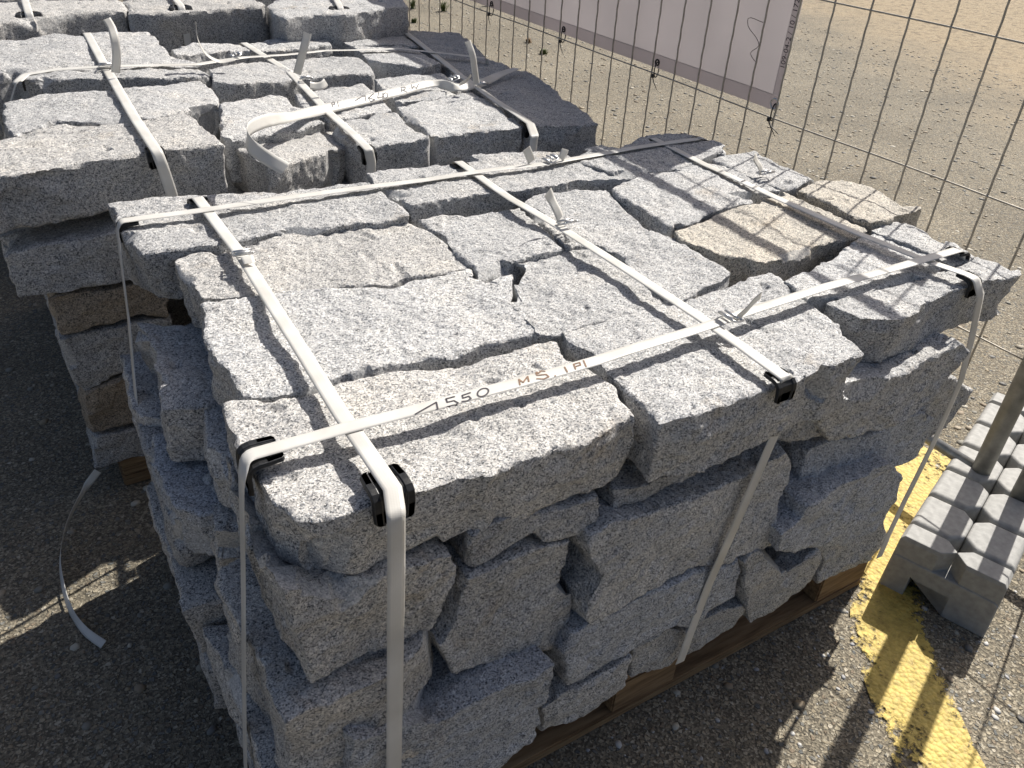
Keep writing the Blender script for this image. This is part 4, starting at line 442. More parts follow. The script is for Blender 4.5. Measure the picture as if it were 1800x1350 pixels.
# ------------------------------------------------------------ granite blocks
def smooth_poly(P, step):
    out = []
    n = len(P)
    for i in range(n):
        a, b = np.array(P[i], float), np.array(P[(i + 1) % n], float)
        k = max(1, int(np.linalg.norm((b - a)[:2]) / step))
        for j in range(k): out.append(a + (b - a) * j / k)
    return out
RND = random.Random(11)
def build_block(mode, pts, lev, th, label, tint, group, voxel, seed):
    rnd = random.Random(seed)
    P = smooth_poly(pts, .03)
    c = np.mean([p[:2] for p in P], axis=0)
    if mode == 'F':
        P = [np.array(p) - np.array([(p[0] - c[0]), (p[1] - c[1])]) / (np.linalg.norm(np.array(p[:2]) - c) + 1e-6) * .0035 for p in P]
    # outward scale of the hidden end: rough split faces lean in or out a little
    k = 1 + rnd.uniform(-.03, .03)
    top, bot = [], []
    for p in P:
        q = c + (np.array(p[:2]) - c) * k + np.array([rnd.uniform(-.004, .004), rnd.uniform(-.004, .004)])
        if mode == 'T':
            z = p[2] if len(p) > 2 else lev
            top.append((p[0], p[1], z)); bot.append((q[0], q[1], z - th))
        else:
            top.append((p[0], lev, p[1])); bot.append((q[0], lev + th, q[1]))
    bm = bmesh.new()
    A = [bm.verts.new(v) for v in top]; Bv = [bm.verts.new(v) for v in bot]; n = len(A)
    bm.faces.new(A); bm.faces.new(Bv[::-1])
    for i in range(n): bm.faces.new((A[i], Bv[i], Bv[(i + 1) % n], A[(i + 1) % n]))
    bmesh.ops.triangulate(bm, faces=bm.faces[:])
    bmesh.ops.recalc_face_normals(bm, faces=bm.faces[:])
    me = bpy.data.meshes.new('granite_block'); bm.to_mesh(me); bm.free()
    o = bpy.data.objects.new('granite_block', me); COL.objects.link(o)
    md = o.modifiers.new('r', 'REMESH'); md.mode = 'VOXEL'; md.voxel_size = voxel; md.adaptivity = 0
    dg = bpy.context.evaluated_depsgraph_get(); dg.update()
    nm = bpy.data.meshes.new_from_object(o.evaluated_get(dg)); o.modifiers.clear()
    o.data = nm; bpy.data.meshes.remove(me)
    n = len(nm.vertices); V = np.empty(n * 3); nm.vertices.foreach_get('co', V); V = V.reshape(-1, 3)
    Nn = np.empty(n * 3); nm.vertices.foreach_get('normal', Nn); Nn = Nn.reshape(-1, 3)
    s = seed * 3.17
    flat = np.abs(Nn[:, 2])
    # one vector field moves both faces of an edge together, so the arris stays crisp but runs ragged
    def vf(sc, a): return np.stack([vnoise(V, sc, (s, 0, a)), vnoise(V, sc, (a, s, 7)), vnoise(V, sc, (11, a, s)) * .55], 1)
    Dv = vf(10, 1) * .0075 + vf(27, 4) * .0042 + vf(70, 9) * .0022
    hi = vnoise(V, 90, (0, 0, s)) * .0013 + vnoise(V, 180, (s, 0, s)) * .0011
    rid = (1 - 2 * np.abs(vnoise(V, 24, (s, s, 1)))) * .0024 * (flat < .5)
    pit = np.clip(vnoise(V, 30, (3, s, 9)) - .70, 0, 1) * .03 * (flat > .8)
    V = V + Dv + Nn * (hi + rid - pit)[:, None]
    # flakes split off along the arrises: small planar cuts
    obl = np.where(np.max(np.abs(Nn), axis=1) < .86)[0]
    rr = np.random.RandomState(seed); chip = np.zeros(n)
    if len(obl):
        for c_ in range(7):
            i0 = obl[rr.randint(len(obl))]; nr = Nn[i0] + rr.uniform(-.35, .35, 3); nr /= np.linalg.norm(nr)
            Rr = rr.uniform(.022, .06); dp = rr.uniform(.0015, .007)
            m_ = np.linalg.norm(V - V[i0], axis=1) < Rr
            h = (V[m_] - V[i0]) @ nr + dp; V[m_] -= np.clip(h, 0, .014)[:, None] * nr * .95
            chip[np.where(m_)[0][h > .0012]] = 1.0
    # a slight dip or tilt of each block
    org = V.mean(axis=0); org[2] = V[:, 2].min()
    tx, ty = rnd.uniform(-.022, .022), rnd.uniform(-.022, .022)
    if mode == 'F': V[:, 1] += (V[:, 0] - org[0]) * tx * 2.2 + (V[:, 2] - V[:, 2].mean()) * rnd.uniform(-.07, .06)
    if mode == 'T': V[:, 2] += (V[:, 0] - org[0]) * tx + (V[:, 1] - org[1]) * ty
    V -= org
    at_ = nm.attributes.new('chip', 'FLOAT', 'POINT'); at_.data.foreach_set('value', chip * rnd.uniform(.4, 1))
    nm.vertices.foreach_set('co', V.ravel()); nm.update(); nm.shade_smooth(); nm.set_sharp_from_angle(angle=rad(33))
    nm.materials.clear(); nm.materials.append(GRANITE)
    nm.name = 'granite_block'
    o.location = org; v = rnd.uniform(.91, 1.06)
    o.color = (tint[0] * v, tint[1] * v, tint[2] * v, 1)
    tag(o, label, 'granite block', group)
    return o
blocks = []
for i, s in enumerate(STONES):
    far = s['g'].startswith('granite blocks strapped on the far'); sec = 'second' in s['g']
    blocks.append(build_block(s['m'], s['p'], s['z'], s['t'], s['l'], s['c'], s['g'], .009 if far else .005 if sec else .0032, i + 1))
for i, (label, x0, x1, y0, y1, z0, z1, tint, grp) in enumerate(BOXES):
    r = random.Random(900 + i); j = lambda a=.012: r.uniform(-a, a)
    hid = 'hidden' in label
    P = [(x0 + j(), y0 + j()), ((x0 + x1) / 2, y0 + j(.008)), (x1 + j(), y0 + j()), (x1 + j(.006), (y0 + y1) / 2), (x1 + j(), y1 + j()), (x0 + j(), y1 + j()), (x0 + j(.008), (y0 + y1) / 2)]
    blocks.append(build_block('T', P, z1, z1 - z0, label, tint, grp, .012 if hid else .007, 300 + i))

# ------------------------------------------------------------ straps
def catmull(P, step=.008):
    P = [Vector(p) for p in P]; out = []
    for i in range(len(P) - 1):
        a, b, c, d = P[max(i - 1, 0)], P[i], P[i + 1], P[min(i + 2, len(P) - 1)]
        n = max(2, int((c - b).length / step))
        # centripetal-ish: scale tangents by segment length
        L = (c - b).length
        m1 = ((b - a).normalized() + (c - b).normalized()) * .5 * L if (b - a).length > 1e-6 else (c - b)
        m2 = ((c - b).normalized() + (d - c).normalized()) * .5 * L if (d - c).length > 1e-6 else (c - b)
        ang = (c - b).angle(b - a) if (b - a).length > 1e-6 else 0
        for k in range(n):
            t = k / n; t2, t3 = t * t, t * t * t
            out.append(b * (2 * t3 - 3 * t2 + 1) + m1 * (t3 - 2 * t2 + t) + c * (-2 * t3 + 3 * t2) + m2 * (t3 - t2))
    out.append(P[-1]); return out
def round_path(P, rb=.010):
    """rounds sharp bends (over 35 degrees) with a small arc"""
    P = [Vector(p) for p in P]; out = [P[0]]
    for i in range(1, len(P) - 1):
        u = (P[i] - P[i - 1]); v = (P[i + 1] - P[i])
        if u.length > 1e-5 and v.length > 1e-5 and u.angle(v) > rad(35):
            d = min(rb, u.length * .4, v.length * .4); a = P[i] - u.normalized() * d; b = P[i] + v.normalized() * d
            for t in (0, .25, .5, .75, 1): out.append((a * (1 - t) + P[i] * t) * (1 - t) + (P[i] * (1 - t) + b * t) * t)
        else: out.append(P[i])
    out.append(P[-1]); return out
def resample(P, step=.012):
    out = [P[0]]
    for a, b in zip(P, P[1:]):
        n = max(1, int((b - a).length / step))
        for k in range(1, n + 1): out.append(a + (b - a) * k / n)
    return out
def ribbon(name, path, wdir, width, th, mat, parent, seed=0, twist=0, smooth=False):
    P = [Vector(p) for p in path]
    P = catmull(P) if smooth else resample(round_path(P))
    rnd = random.Random(seed); n = len(P)
    W0 = Vector(wdir).normalized() if not isinstance(wdir, list) else None
    arr = np.array([list(p) for p in P])
    wob = vnoise(arr, 7, (seed * 1.7, 3, 1)) * (.0016 if not smooth else .001)
    vs, fs, uvs = [], [], []
    s = 0; NC = 5
    for i, p in enumerate(P):
        t = (P[min(i + 1, n - 1)] - P[max(i - 1, 0)]).normalized()
        if isinstance(wdir, list):
            f = i / (n - 1) * (len(wdir) - 1); k = min(int(f), len(wdir) - 2); w = Vector(wdir[k]).lerp(Vector(wdir[k + 1]), f - k)
        else: w = W0.copy()
        w = (w - t * w.dot(t)).normalized(); nn = t.cross(w).normalized()
        if i: s += (p - P[i - 1]).length
        ro = twist * math.sin(i / n * 9 + seed)
        w2 = w * math.cos(ro) + nn * math.sin(ro); n2 = nn * math.cos(ro) - w * math.sin(ro)
        q = p + nn * wob[i] * (1 if 3 < i < n - 4 else 0)
        for side in (1, -1):
            for c in range(NC):
                u = c / (NC - 1) * 2 - 1
                vs.append(q + w2 * u * width / 2 + n2 * side * th / 2 * (1 - .6 * abs(u) ** 4)); uvs.append((u * width / 2, s))
    R = 2 * NC
    for i in range(n - 1):
        a, b = i * R, (i + 1) * R
        for c in range(NC - 1):
            fs.append((a + c, a + c + 1, b + c + 1, b + c)); fs.append((a + NC + c, b + NC + c, b + NC + c + 1, a + NC + c + 1))
        fs.append((a, b, b + NC, a + NC)); fs.append((a + NC - 1, a + 2 * NC - 1, b + 2 * NC - 1, b + NC - 1))
    org = parent.location if parent else P[0]
    me = mesh(name, [v - org for v in vs], fs, True)
    uvl = me.uv_layers.new(name='UVMap'); idx = np.empty(len(me.loops), int); me.loops.foreach_get('vertex_index', idx)
    uvl.data.foreach_set('uv', np.array(uvs)[idx].ravel())
    me.materials.append(mat)
    o = bpy.data.objects.new(name, me); COL.objects.link(o)
    if parent: o.parent = parent
    else: o.location = org
    return o
def buckle(pos, along, parent, lift=.004, tilt=.25, w=.021):
    along = Vector(along).normalized(); side = along.cross(Vector((0, 0, 1))).normalized(); up = side.cross(along).normalized()
    if up.z < 0: up = -up
    a2 = (along * math.cos(tilt) + up * math.sin(tilt)); u2 = up * math.cos(tilt) - along * math.sin(tilt)
    bm = bmesh.new(); p = Vector(pos) + up * lift; h = w / 2 + .003
    for k, rr in ((-.011, .0019), (0, .0021), (.011, .0027)):
        c = p + a2 * k + u2 * (.003 if k == 0 else 0)
        bm_tube(bm, [c - side * h, c + side * h], rr, 10)
    # flat roller plate round the last bar
    c = p + a2 * .011
    M = Matrix((( *side, 0), (*a2, 0), (*u2, 0), (0, 0, 0, 1))).transposed(); M.translation = c
    bm_box(bm, -w / 2, w / 2, -.0042, .0042, .0016, .0034, M)
    c = p - a2 * .010; M2 = M.copy(); M2.translation = c
    bm_box(bm, -w / 2, w / 2, -.003, .0038, .0012, .0026, M2)
    for s in (-1, 1):
        bm_tube(bm, [p - a2 * .0125 + side * h * s, p - a2 * .004 + side * (h + .0016) * s - u2 * .002, p + a2 * .004 + side * (h + .0016) * s - u2 * .002, p + a2 * .0135 + side * h * s], .0017, 8)
    me = from_bm('buckle', bm, True, parent.location); me.materials.append(BUCK)
    o = bpy.data.objects.new('buckle', me); COL.objects.link(o); o.parent = parent
    return o
from mathutils.bvhtree import BVHTree
def ink(strokes, mat, parent, name, r=.00105):
    """marker strokes laid onto the woven surface of the strap's band"""
    bd = [c for c in parent.children if c.name.startswith('band')][0]
    bv = BVHTree.FromPolygons([v.co + parent.location for v in bd.data.vertices], [tuple(p.vertices) for p in bd.data.polygons])
    eye = Vector((CX, CY, CZ))
    bm = bmesh.new()
    for st in strokes:
        P = resample([Vector(p) for p in st], .002); Q = []
        for p in P:
            d = (p - eye).normalized(); loc, n_, k_, ds = bv.ray_cast(eye, d)
            if loc is None or abs(ds - (p - eye).length) > .06:
                loc, n_, k_, ds = bv.find_nearest(p)
            if n_.dot(d) > 0: n_ = -n_
            Q.append((loc + n_ * .0006, n_))
        for (a, na), (b, nb) in zip(Q, Q[1:]):
            if (b - a).length < 1e-6 or (b - a).length > .02: continue
            d = (b - a).normalized(); s1, s2 = d.cross(na).normalized() * r, d.cross(nb).normalized() * r; e = d * r * .5
            bm.faces.new([bm.verts.new(v) for v in (a - e - s1, b + e - s2, b + e + s2, a - e + s1)])
    bmesh.ops.translate(bm, vec=-parent.location, verts=bm.verts)
    me = bpy.data.meshes.new(name); bm.to_mesh(me); bm.free(); me.materials.append(mat)
    o = bpy.data.objects.new(name, me); COL.objects.link(o); o.parent = parent; return o
WID = .0195
GS1 = 'white straps around the front pallet'; GS2 = 'white straps around the second pallet'; GS3 = 'white straps on the far pallet'
LAB = dict(
 s1=('white strap running front to back at the left of the front pallet, buckle without tail', GS1),
 s2=('white strap over the middle of the front pallet, short tail standing at its buckle', GS1),
 s3=('white strap over the right end of the front pallet nearest the fence', GS1),
 sa=('white strap along the front pallet with 1550 and letters written on it', GS1),
 sb=('white strap along the back edge of the front pallet, two little tails at its buckle', GS1),
 u1=('white strap over the left of the second pallet with a long upright tail', GS2),
 u2=('white strap over the middle of the second pallet, tail and curl at its buckle', GS2),
 u3=('white strap at the right of the second pallet, lying in the banner shadow', GS2),
 ua=('white strap along the back of the second pallet with a curled tail', GS2),
 ub=('loosened white strap marked 1640 R.W. on the second pallet, end curling forward', GS2),
 v1=('white strap over the left round pad of the far pallet', GS3),
 v2=('white strap over the middle round pad of the far pallet', GS3),
 v3=('white strap over the right round pad of the far pallet', GS3))
SROOT = {}
for k, path in STRAPS.items():
    a, b = Vector(path[2]), Vector(path[-3])
    root = empty('lashing_strap', Vector(path[len(path) // 2]), LAB[k][0], 'strap', LAB[k][1]); SROOT[k] = root
    cross = k in ('sa', 'sb', 'ua', 'ub')
    wd = (0, 1, 0) if cross else (1, 0, 0)
    w = WID * (1.05 if k[0] == 's' else 1.1)
    if k == 'ub':
        n = len(path)
        ribbon('band', path, [(0, 1, 0), (0, 1, .2), (0, 1, .5)] + [(0, .82, .57)] * 6 + [(-.1, 1, .3), (0, .7, .9), (0, .2, 1), (.3, .3, .8), (.5, .4, .6)], w * 1.2, .0009, STRAP, root, 5, smooth=True)
    else:
        ribbon('band', path, wd, w, .0009, STRAP, root, sum(map(ord, k)), twist=.03)
AL = {}
for k in ('s1', 's2', 's3', 'u1', 'u2', 'u3'): AL[k] = (Vector(STRAPS[k][4]) - Vector(STRAPS[k][3]))
AL['sa'] = AL['sb'] = AL['ua'] = AL['ub'] = Vector((1, 0, 0))
AL['sa'] = Vector(STRAPS['sa'][12]) - Vector(STRAPS['sa'][9])
buckle(BUCKLES['s1'], AL['s1'], SROOT['s1']); buckle(BUCKLES['s2'], AL['s2'], SROOT['s2'])
buckle(BUCKLES['s3'], AL['s3'], SROOT['s3']); buckle(BUCKLES['sa'], -AL['sa'], SROOT['sa']); buckle(BUCKLES['sb'], (1, 0, 0), SROOT['sb'])
for k in ('u1', 'u2', 'u3', 'ua', 'ub'): buckle(BUCKLES[k], AL[k], SROOT[k])
TW = {'s2': (.95, .3, 0), 'sa': (.35, .3, -.9), 's3': (.9, .4, 0), 'sb1': (.9, 0, 0), 'sb2': (.8, .0, -.5), 'u1': (1, .1, 0), 'u2': (.9, -.3, -.2), 'u2b': (.15, .5, .8), 'u3': (.95, .1, 0), 'ub1': (.3, .6, -.6), 'ua': (.2, .9, .2)}
for k, P in TAILS.items():
    if not P: continue
    r_ = 'u2' if k == 'u2b' else 'sb' if k.startswith('sb') else 'ub' if k == 'ub1' else k
    ribbon('tail', P, TW[k], WID, .0009, STRAP, SROOT[r_], 3, smooth=True)
# the folded-back end lying under the left strap's buckle
p = Vector(BUCKLES['s1']); d = AL['s1'].normalized()
ribbon('tail', [p + d * .012 + Vector((0, 0, .002)), p + d * .028 + Vector((0, 0, .009)), p + d * .040 + Vector((0, 0, .003))], (1, 0, 0), WID, .0009, STRAP, SROOT['s1'], 4, smooth=True)
ink(INK1, INK, SROOT['sa'], 'handwriting'); ink(INK2, INKB, SROOT['sa'], 'handwriting'); ink(INK3, INK, SROOT['ub'], 'handwriting', .0015)
lo = empty('loose_strap', LOOSE[4], 'loose white strap end curling on the shaded ground at the left', 'strap')
ribbon('band', LOOSE, [(.1, .1, 1), (.2, .1, 1), (.3, .1, 1), (.5, -.2, .9), (.6, -.4, .9), (.8, .4, .5)], .016, .0009, STRAP, lo, 8, smooth=True)

# ------------------------------------------------------------ edge protectors
def protector(pos, side, label, group, w=.036, leg=.030, roundpad=False):
    n = {'f': Vector((0, -1, 0)), 'b': Vector((0, 1, 0)), 'l': Vector((-1, 0, 0)), 'r': Vector((1, 0, 0))}[side]
    e = Vector((0, 0, 1)).cross(n); up = Vector((0, 0, 1)); t = .0045
    prof = [(-leg, 0), (-leg * .93, 0), (-leg * .5, 0), (-.010, 0), (-.004, -.0015), (0, -.005), (.001, -.012), (.001, -leg * .5), (.001, -leg * .93), (.001, -leg)]
    wid = [.78, .94, 1, 1, 1, 1, 1, 1, .94, .78]
    if roundpad: wid = [.3, .7, .95, 1, 1, 1, 1, .95, .7, .3]
    bm = bmesh.new(); rows = []
    for i, ((a, z), f) in enumerate(zip(prof, wid)):
        pa = prof[max(i - 1, 0)]; pb = prof[min(i + 1, len(prof) - 1)]
        tx, tz = pb[0] - pa[0], pb[1] - pa[1]; l = math.hypot(tx, tz); nx, nz = -tz / l, tx / l
        row = []
        for s, th in ((-1, 0), (-.93, t), (-.60, t), (-.56, t * .6), (.56, t * .6), (.60, t), (.93, t), (1, 0)):
            q = n * (a + nx * th) + up * (z + nz * th) + e * (s * w / 2 * f)
            row.append(bm.verts.new(q))
        rows.append(row)
    for A, B in zip(rows, rows[1:]):
        for k in range(7): bm.faces.new((A[k], A[k + 1], B[k + 1], B[k]))
    g = bmesh.ops.solidify(bm, geom=bm.faces[:], thickness=.0015)
    me = from_bm('edge_protector', bm, False); me.materials.append(PLAS)
    o = bpy.data.objects.new('edge_protector', me); COL.objects.link(o); o.location = Vector(pos) - up * .004 
    bv = o.modifiers.new('b', 'BEVEL'); bv.width = .0008; bv.segments = 2
    tag(o, label, 'edge protector', group); return o
GP = 'black plastic edge protectors under the straps'
PL = dict(s1f='large black edge protector on the front edge under the left strap of the front pallet', s1b='black edge protector on the back edge at the far end of the left strap',
 s2f='black edge protector where the middle strap bends over the front edge', s2b='black edge protector on the back edge at the far end of the middle strap',
 s3f='black edge protector at the right front corner under the last strap', s3b='black edge protector at the back right corner in the banner shadow',
 sal='black edge protector on the left edge under the end of the 1550 strap', sbl='black edge protector on the left edge under the end of the back strap',
 sbr='black edge protector on the fence side under the back strap', sar='black edge protector on the fence side under the 1550 strap',
 u1f='black edge protector on the front edge of the second pallet under its left strap', u2f='black edge protector on the front edge of the second pallet under its middle strap', u3f='black edge protector on the front edge of the second pallet in the banner shadow',
 u1b='black edge protector at the back edge of the second pallet, left strap', ual='black edge protector at the left edge of the second pallet under the lengthwise strap',
 v1='round black pad under the left strap of the far pallet', v2='round black pad under the middle strap of the far pallet', v3='round black pad under the right strap of the far pallet')
for k, (pos, side) in PROT.items():
    rp = k[0] == 'v'
    if rp: pos = [pos[0], pos[1], pos[2] - .004]
    big = k in ('s1f', 'sal')
    protector(pos, side, PL[k], GP, .07 if rp else .050 if big else .036, .04 if rp else .038 if big else .028, rp)

# ------------------------------------------------------------ pallets
def pallet(x0, y0, W, D, H, label, group='wooden pallets under the granite'):
    r = empty('wooden_pallet', (x0 + W / 2, y0 + D / 2, 0), label, 'pallet', group)
    rn = random.Random(int(x0 * 100 + y0 * 10))
    def part(name, a, b, c, d, e, f):
        bm = bmesh.new(); j = lambda: rn.uniform(-.002, .002)
        bm_box(bm, a + j(), b + j(), c + j(), d + j(), e, f)
        bmesh.ops.bevel(bm, geom=bm.edges[:], offset=.003, segments=2, affect='EDGES')
        cx, cy, cz = (a + b) / 2, (c + d) / 2, e
        me = from_bm(name, bm, False, (cx, cy, cz)); me.materials.append(WOOD)
        o = bpy.data.objects.new(name, me); COL.objects.link(o); o.parent = r; o.location = Vector((cx, cy, cz)) - r.location
    t = .022; bh = H - 3 * t
    for i in range(3):
        yy = y0 + i * (D - .1) / 2
        part('skid_board', x0, x0 + W, yy, yy + .1, .001, t)
        for k in range(3):
            xx = x0 + k * (W - .145) / 2; part('block', xx, xx + .145, yy, yy + .1, t + .0005, t + bh)
    for k in range(3):
        xx = x0 + k * (W - .145) / 2; part('stringer_board', xx, xx + .145, y0 + .001, y0 + D, t + bh + .0005, H - t)
    for i in range(5):
        wd = .145 if i % 2 == 0 else .1; yy = y0 + i * (D - .145) / 4 + (0 if i % 2 == 0 else .022)
        part('deck_board', x0 + .001, x0 + W - .001, yy, yy + wd, H - t + .0005, H)
pallet(.0, .015, 1.2, .82, .142, 'wooden pallet under the front stack of granite')
pallet(-.095, 1.055, 1.2, .85, .078, 'wooden pallet under the second stack, its brown corner block showing')
pallet(-.1, 2.3, 1.2, .8, .142, 'wooden pallet under the far stack of granite')

# ------------------------------------------------------------ ground
gm = ground_mat()
ys = [-8, -3, -1.2, 3, 8, 30, 120]; xs = [-40, -8, -2, 0, 3, 8, 30, 120]
vs = [(x, y, 0) for y in [-30] + ys for x in xs]; nx = len(xs)
fs = [(j * nx + i, j * nx + i + 1, (j + 1) * nx + i + 1, (j + 1) * nx + i) for j in range(len(ys)) for i in range(nx - 1)]
tag(link('ground', mesh('ground', vs, fs), gm), kind='structure')
def paint(name, P, seed):
    c = Vector((sum(p[0] for p in P) / len(P), sum(p[1] for p in P) / len(P), 0))
    P = smooth_poly(P, .02); n = len(P); vs = []; fs = []; rings = [(1.03, 0), (.9, .6), (.7, 1), (.35, 1)]
    for s, e in rings:
        for p in P: vs.append((c.x + (p[0] - c.x) * s, c.y + (p[1] - c.y) * s, .004))
    vs.append((c.x, c.y, .004))
    for k in range(len(rings) - 1):
        for i in range(n): fs.append((k * n + i, k * n + (i + 1) % n, (k + 1) * n + (i + 1) % n, (k + 1) * n + i))
    k = len(rings) - 1
    for i in range(n): fs.append((k * n + i, k * n + (i + 1) % n, len(vs) - 1))
    me = mesh(name, vs, fs); at = me.attributes.new('edge', 'FLOAT', 'POINT')
    at.data.foreach_set('value', [e for s, e in rings for _ in P] + [1.0])
    return tag(link(name, me, PAINT), kind='structure')
def strip(name, L, w0, seed):
    vs, fs, ev = [], [], []
    C = resample([Vector((*p, .004)) for p in L], .02); NW = 7
    for i, p in enumerate(C):
        t = (C[min(i + 1, len(C) - 1)] - C[max(i - 1, 0)]).normalized(); sd2 = Vector((-t.y, t.x, 0))
        for k in range(NW):
            u = k / (NW - 1) * 2 - 1; vs.append(p + sd2 * u * w0); ev.append((0 if abs(u) > .99 else .75 if abs(u) > .6 else 1.0) * (0 if i in (0, len(C) - 1) else 1))
    for i in range(len(C) - 1):
        for k in range(NW - 1): a = i * NW + k; fs.append((a, a + 1, a + NW + 1, a + NW))
    me = mesh(name, vs, fs); at = me.attributes.new('edge', 'FLOAT', 'POINT'); at.data.foreach_set('value', ev)
    return tag(link(name, me, PAINT), kind='structure')
strip('painted_line', [(1.78, .23), (1.60, .17), (1.42, .07), (1.24, -.03), (1.12, -.13), (1.00, -.30), (.90, -.48), (.8, -.8)], .080, 1)
# gravel: loose and half-sunken pebbles
def pebbles(n, region, smin, smax, seed, cols):
    rs = np.random.RandomState(seed)
    t = (1 + 5 ** .5) / 2
    iv = np.array([(-1, t, 0), (1, t, 0), (-1, -t, 0), (1, -t, 0), (0, -1, t), (0, 1, t), (0, -1, -t), (0, 1, -t), (t, 0, -1), (t, 0, 1), (-t, 0, -1), (-t, 0, 1)]) / 1.9
    fi = np.array([(0, 11, 5), (0, 5, 1), (0, 1, 7), (0, 7, 10), (0, 10, 11), (1, 5, 9), (5, 11, 4), (11, 10, 2), (10, 7, 6), (7, 1, 8), (3, 9, 4), (3, 4, 2), (3, 2, 6), (3, 6, 8), (3, 8, 9), (4, 9, 5), (2, 4, 11), (6, 2, 10), (8, 6, 7), (9, 8, 1)])
    V, Fc, C = [], [], []
    for k in range(n):
        x = rs.uniform(region[0], region[1]); y = rs.uniform(region[2], region[3])
        r = smin + (smax - smin) * rs.rand() ** 3
        a = rs.uniform(0, 6.28); ca, sa = math.cos(a), math.sin(a)
        v = iv * (1 + rs.uniform(-.22, .22, iv.shape)) * np.array([r * rs.uniform(.9, 1.5), r, r * .4])
        v = np.stack([v[:, 0] * ca - v[:, 1] * sa + x, v[:, 0] * sa + v[:, 1] * ca + y, v[:, 2] + r * rs.uniform(-.15, .12)], 1)
        V.append(v); Fc.append(fi + 12 * k); C += [cols[rs.randint(len(cols))]] * 12
    V = np.concatenate(V); Fc = np.concatenate(Fc)
    me = mesh('gravel', V.tolist(), Fc.tolist(), True)
    ca = me.color_attributes.new('Col', 'FLOAT_COLOR', 'POINT'); ca.data.foreach_set('color', np.array([(*c, 1) for c in C]).ravel())
    return me
def pebble_mat():
    m, nt, N, L, B = nmat('pebbles'); a = N.new('ShaderNodeAttribute'); a.attribute_name = 'Col'; L.new(a.outputs[0], B.inputs['Base Color']); B.inputs['Roughness'].default_value = .75
    return m
PEB = pebble_mat(); PC = [(.28, .25, .195), (.36, .31, .235), (.22, .21, .18), (.31, .25, .17), (.46, .43, .36), (.17, .165, .155), (.26, .21, .15)]
tag(link('gravel', pebbles(16000, (1.68, 6.5, -.6, 7.5), .003, .014, 3, PC), PEB), kind='stuff', label='loose pebbles scattered on the ground beyond the fence', cat='gravel')
tag(link('stone_grit', pebbles(220, (-.35, 1.5, -.35, .05), .002, .008, 6, [(.42, .42, .42), (.50, .49, .47), (.34, .34, .35)]), PEB), kind='stuff', label='pale granite chips fallen on the ground before the front pallet', cat='stone chips')
tag(link('gravel', pebbles(2600, (-1.2, 2.2, -1.2, 2.4), .0025, .012, 4, PC), PEB), kind='stuff', label='small pebbles set in the paved ground around the pallets', cat='gravel')

# ------------------------------------------------------------ fence
XF = 1.60
def fence(y0, y1, label, wires_from):
    r = empty('mesh_fence', (XF, (y0 + y1) / 2, 0), label, 'fence', 'mobile fence panels standing in the grey foot')
    def add(name, bm, mat, sm=True):
        me = from_bm(name, bm, sm, r.location); me.materials.append(mat); o = bpy.data.objects.new(name, me); COL.objects.link(o); o.parent = r; return o
    for y in (y0, y1):
        bm = bmesh.new(); bm_tube(bm, [(XF, y, .02), (XF, y, .5), (XF, y, 1.0), (XF, y, 1.41)], .0205, 20); add('post', bm, TUBE)
    a, b = min(y0, y1) + .019, max(y0, y1) - .019
    for z, nm in ((.142, 'bottom_rail'), (1.388, 'top_rail')):
        bm = bmesh.new(); bm_tube(bm, [(XF, a, z), (XF, b, z)], .0135, 14); add(nm, bm, GALV)
    bm = bmesh.new(); rn = random.Random(5)
    y = wires_from; step = .1008 if y1 > y0 else -.1008
    while a < y < b:
        P = [(XF + (.0012 if (i % 2) else -.0004) + rn.uniform(-.0002, .0002), y + rn.uniform(-.0003, .0003), .142 + i * (1.246 / 48)) for i in range(49)]
        bm_tube(bm, P, .0026, 6); y += step
    for z in (.437, .727, 1.021, 1.31):
        P = []; n = int((b - a) / .053)
        for i in range(n + 1): P.append((XF - .0037, a + (b - a) * i / n, z + .002 * math.sin(i * .31) * math.sin(i * .11)))
        bm_tube(bm, P, .0021, 6)
    add('wire_mesh', bm, simple('wire', (.38, .35, .30), .5, .3, 0, 50, .2))
    return r
fence(.045, 3.30, 'mesh fence panel beside the pallets carrying the pale banner', .1671)
fence(-.052, -3.2, 'mesh fence panel at the right edge, continuing toward the viewer', -.15)
# metal plate clipped high on the fence
bm = bmesh.new(); bm_box(bm, XF - .009, XF - .005, .25, .58, 1.145, 1.22)
for yy in (.29, .54): bm_tube(bm, [(XF - .012, yy, 1.20), (XF + .006, yy, 1.20)], .003, 8)
me = from_bm('metal_plate', bm, False, (XF, .41, 1.145)); o = link('metal_plate', me, GALV, None, (XF, .41, 1.145)); tag(o, 'flat metal plate clipped high on the fence panel near the post', 'plate')
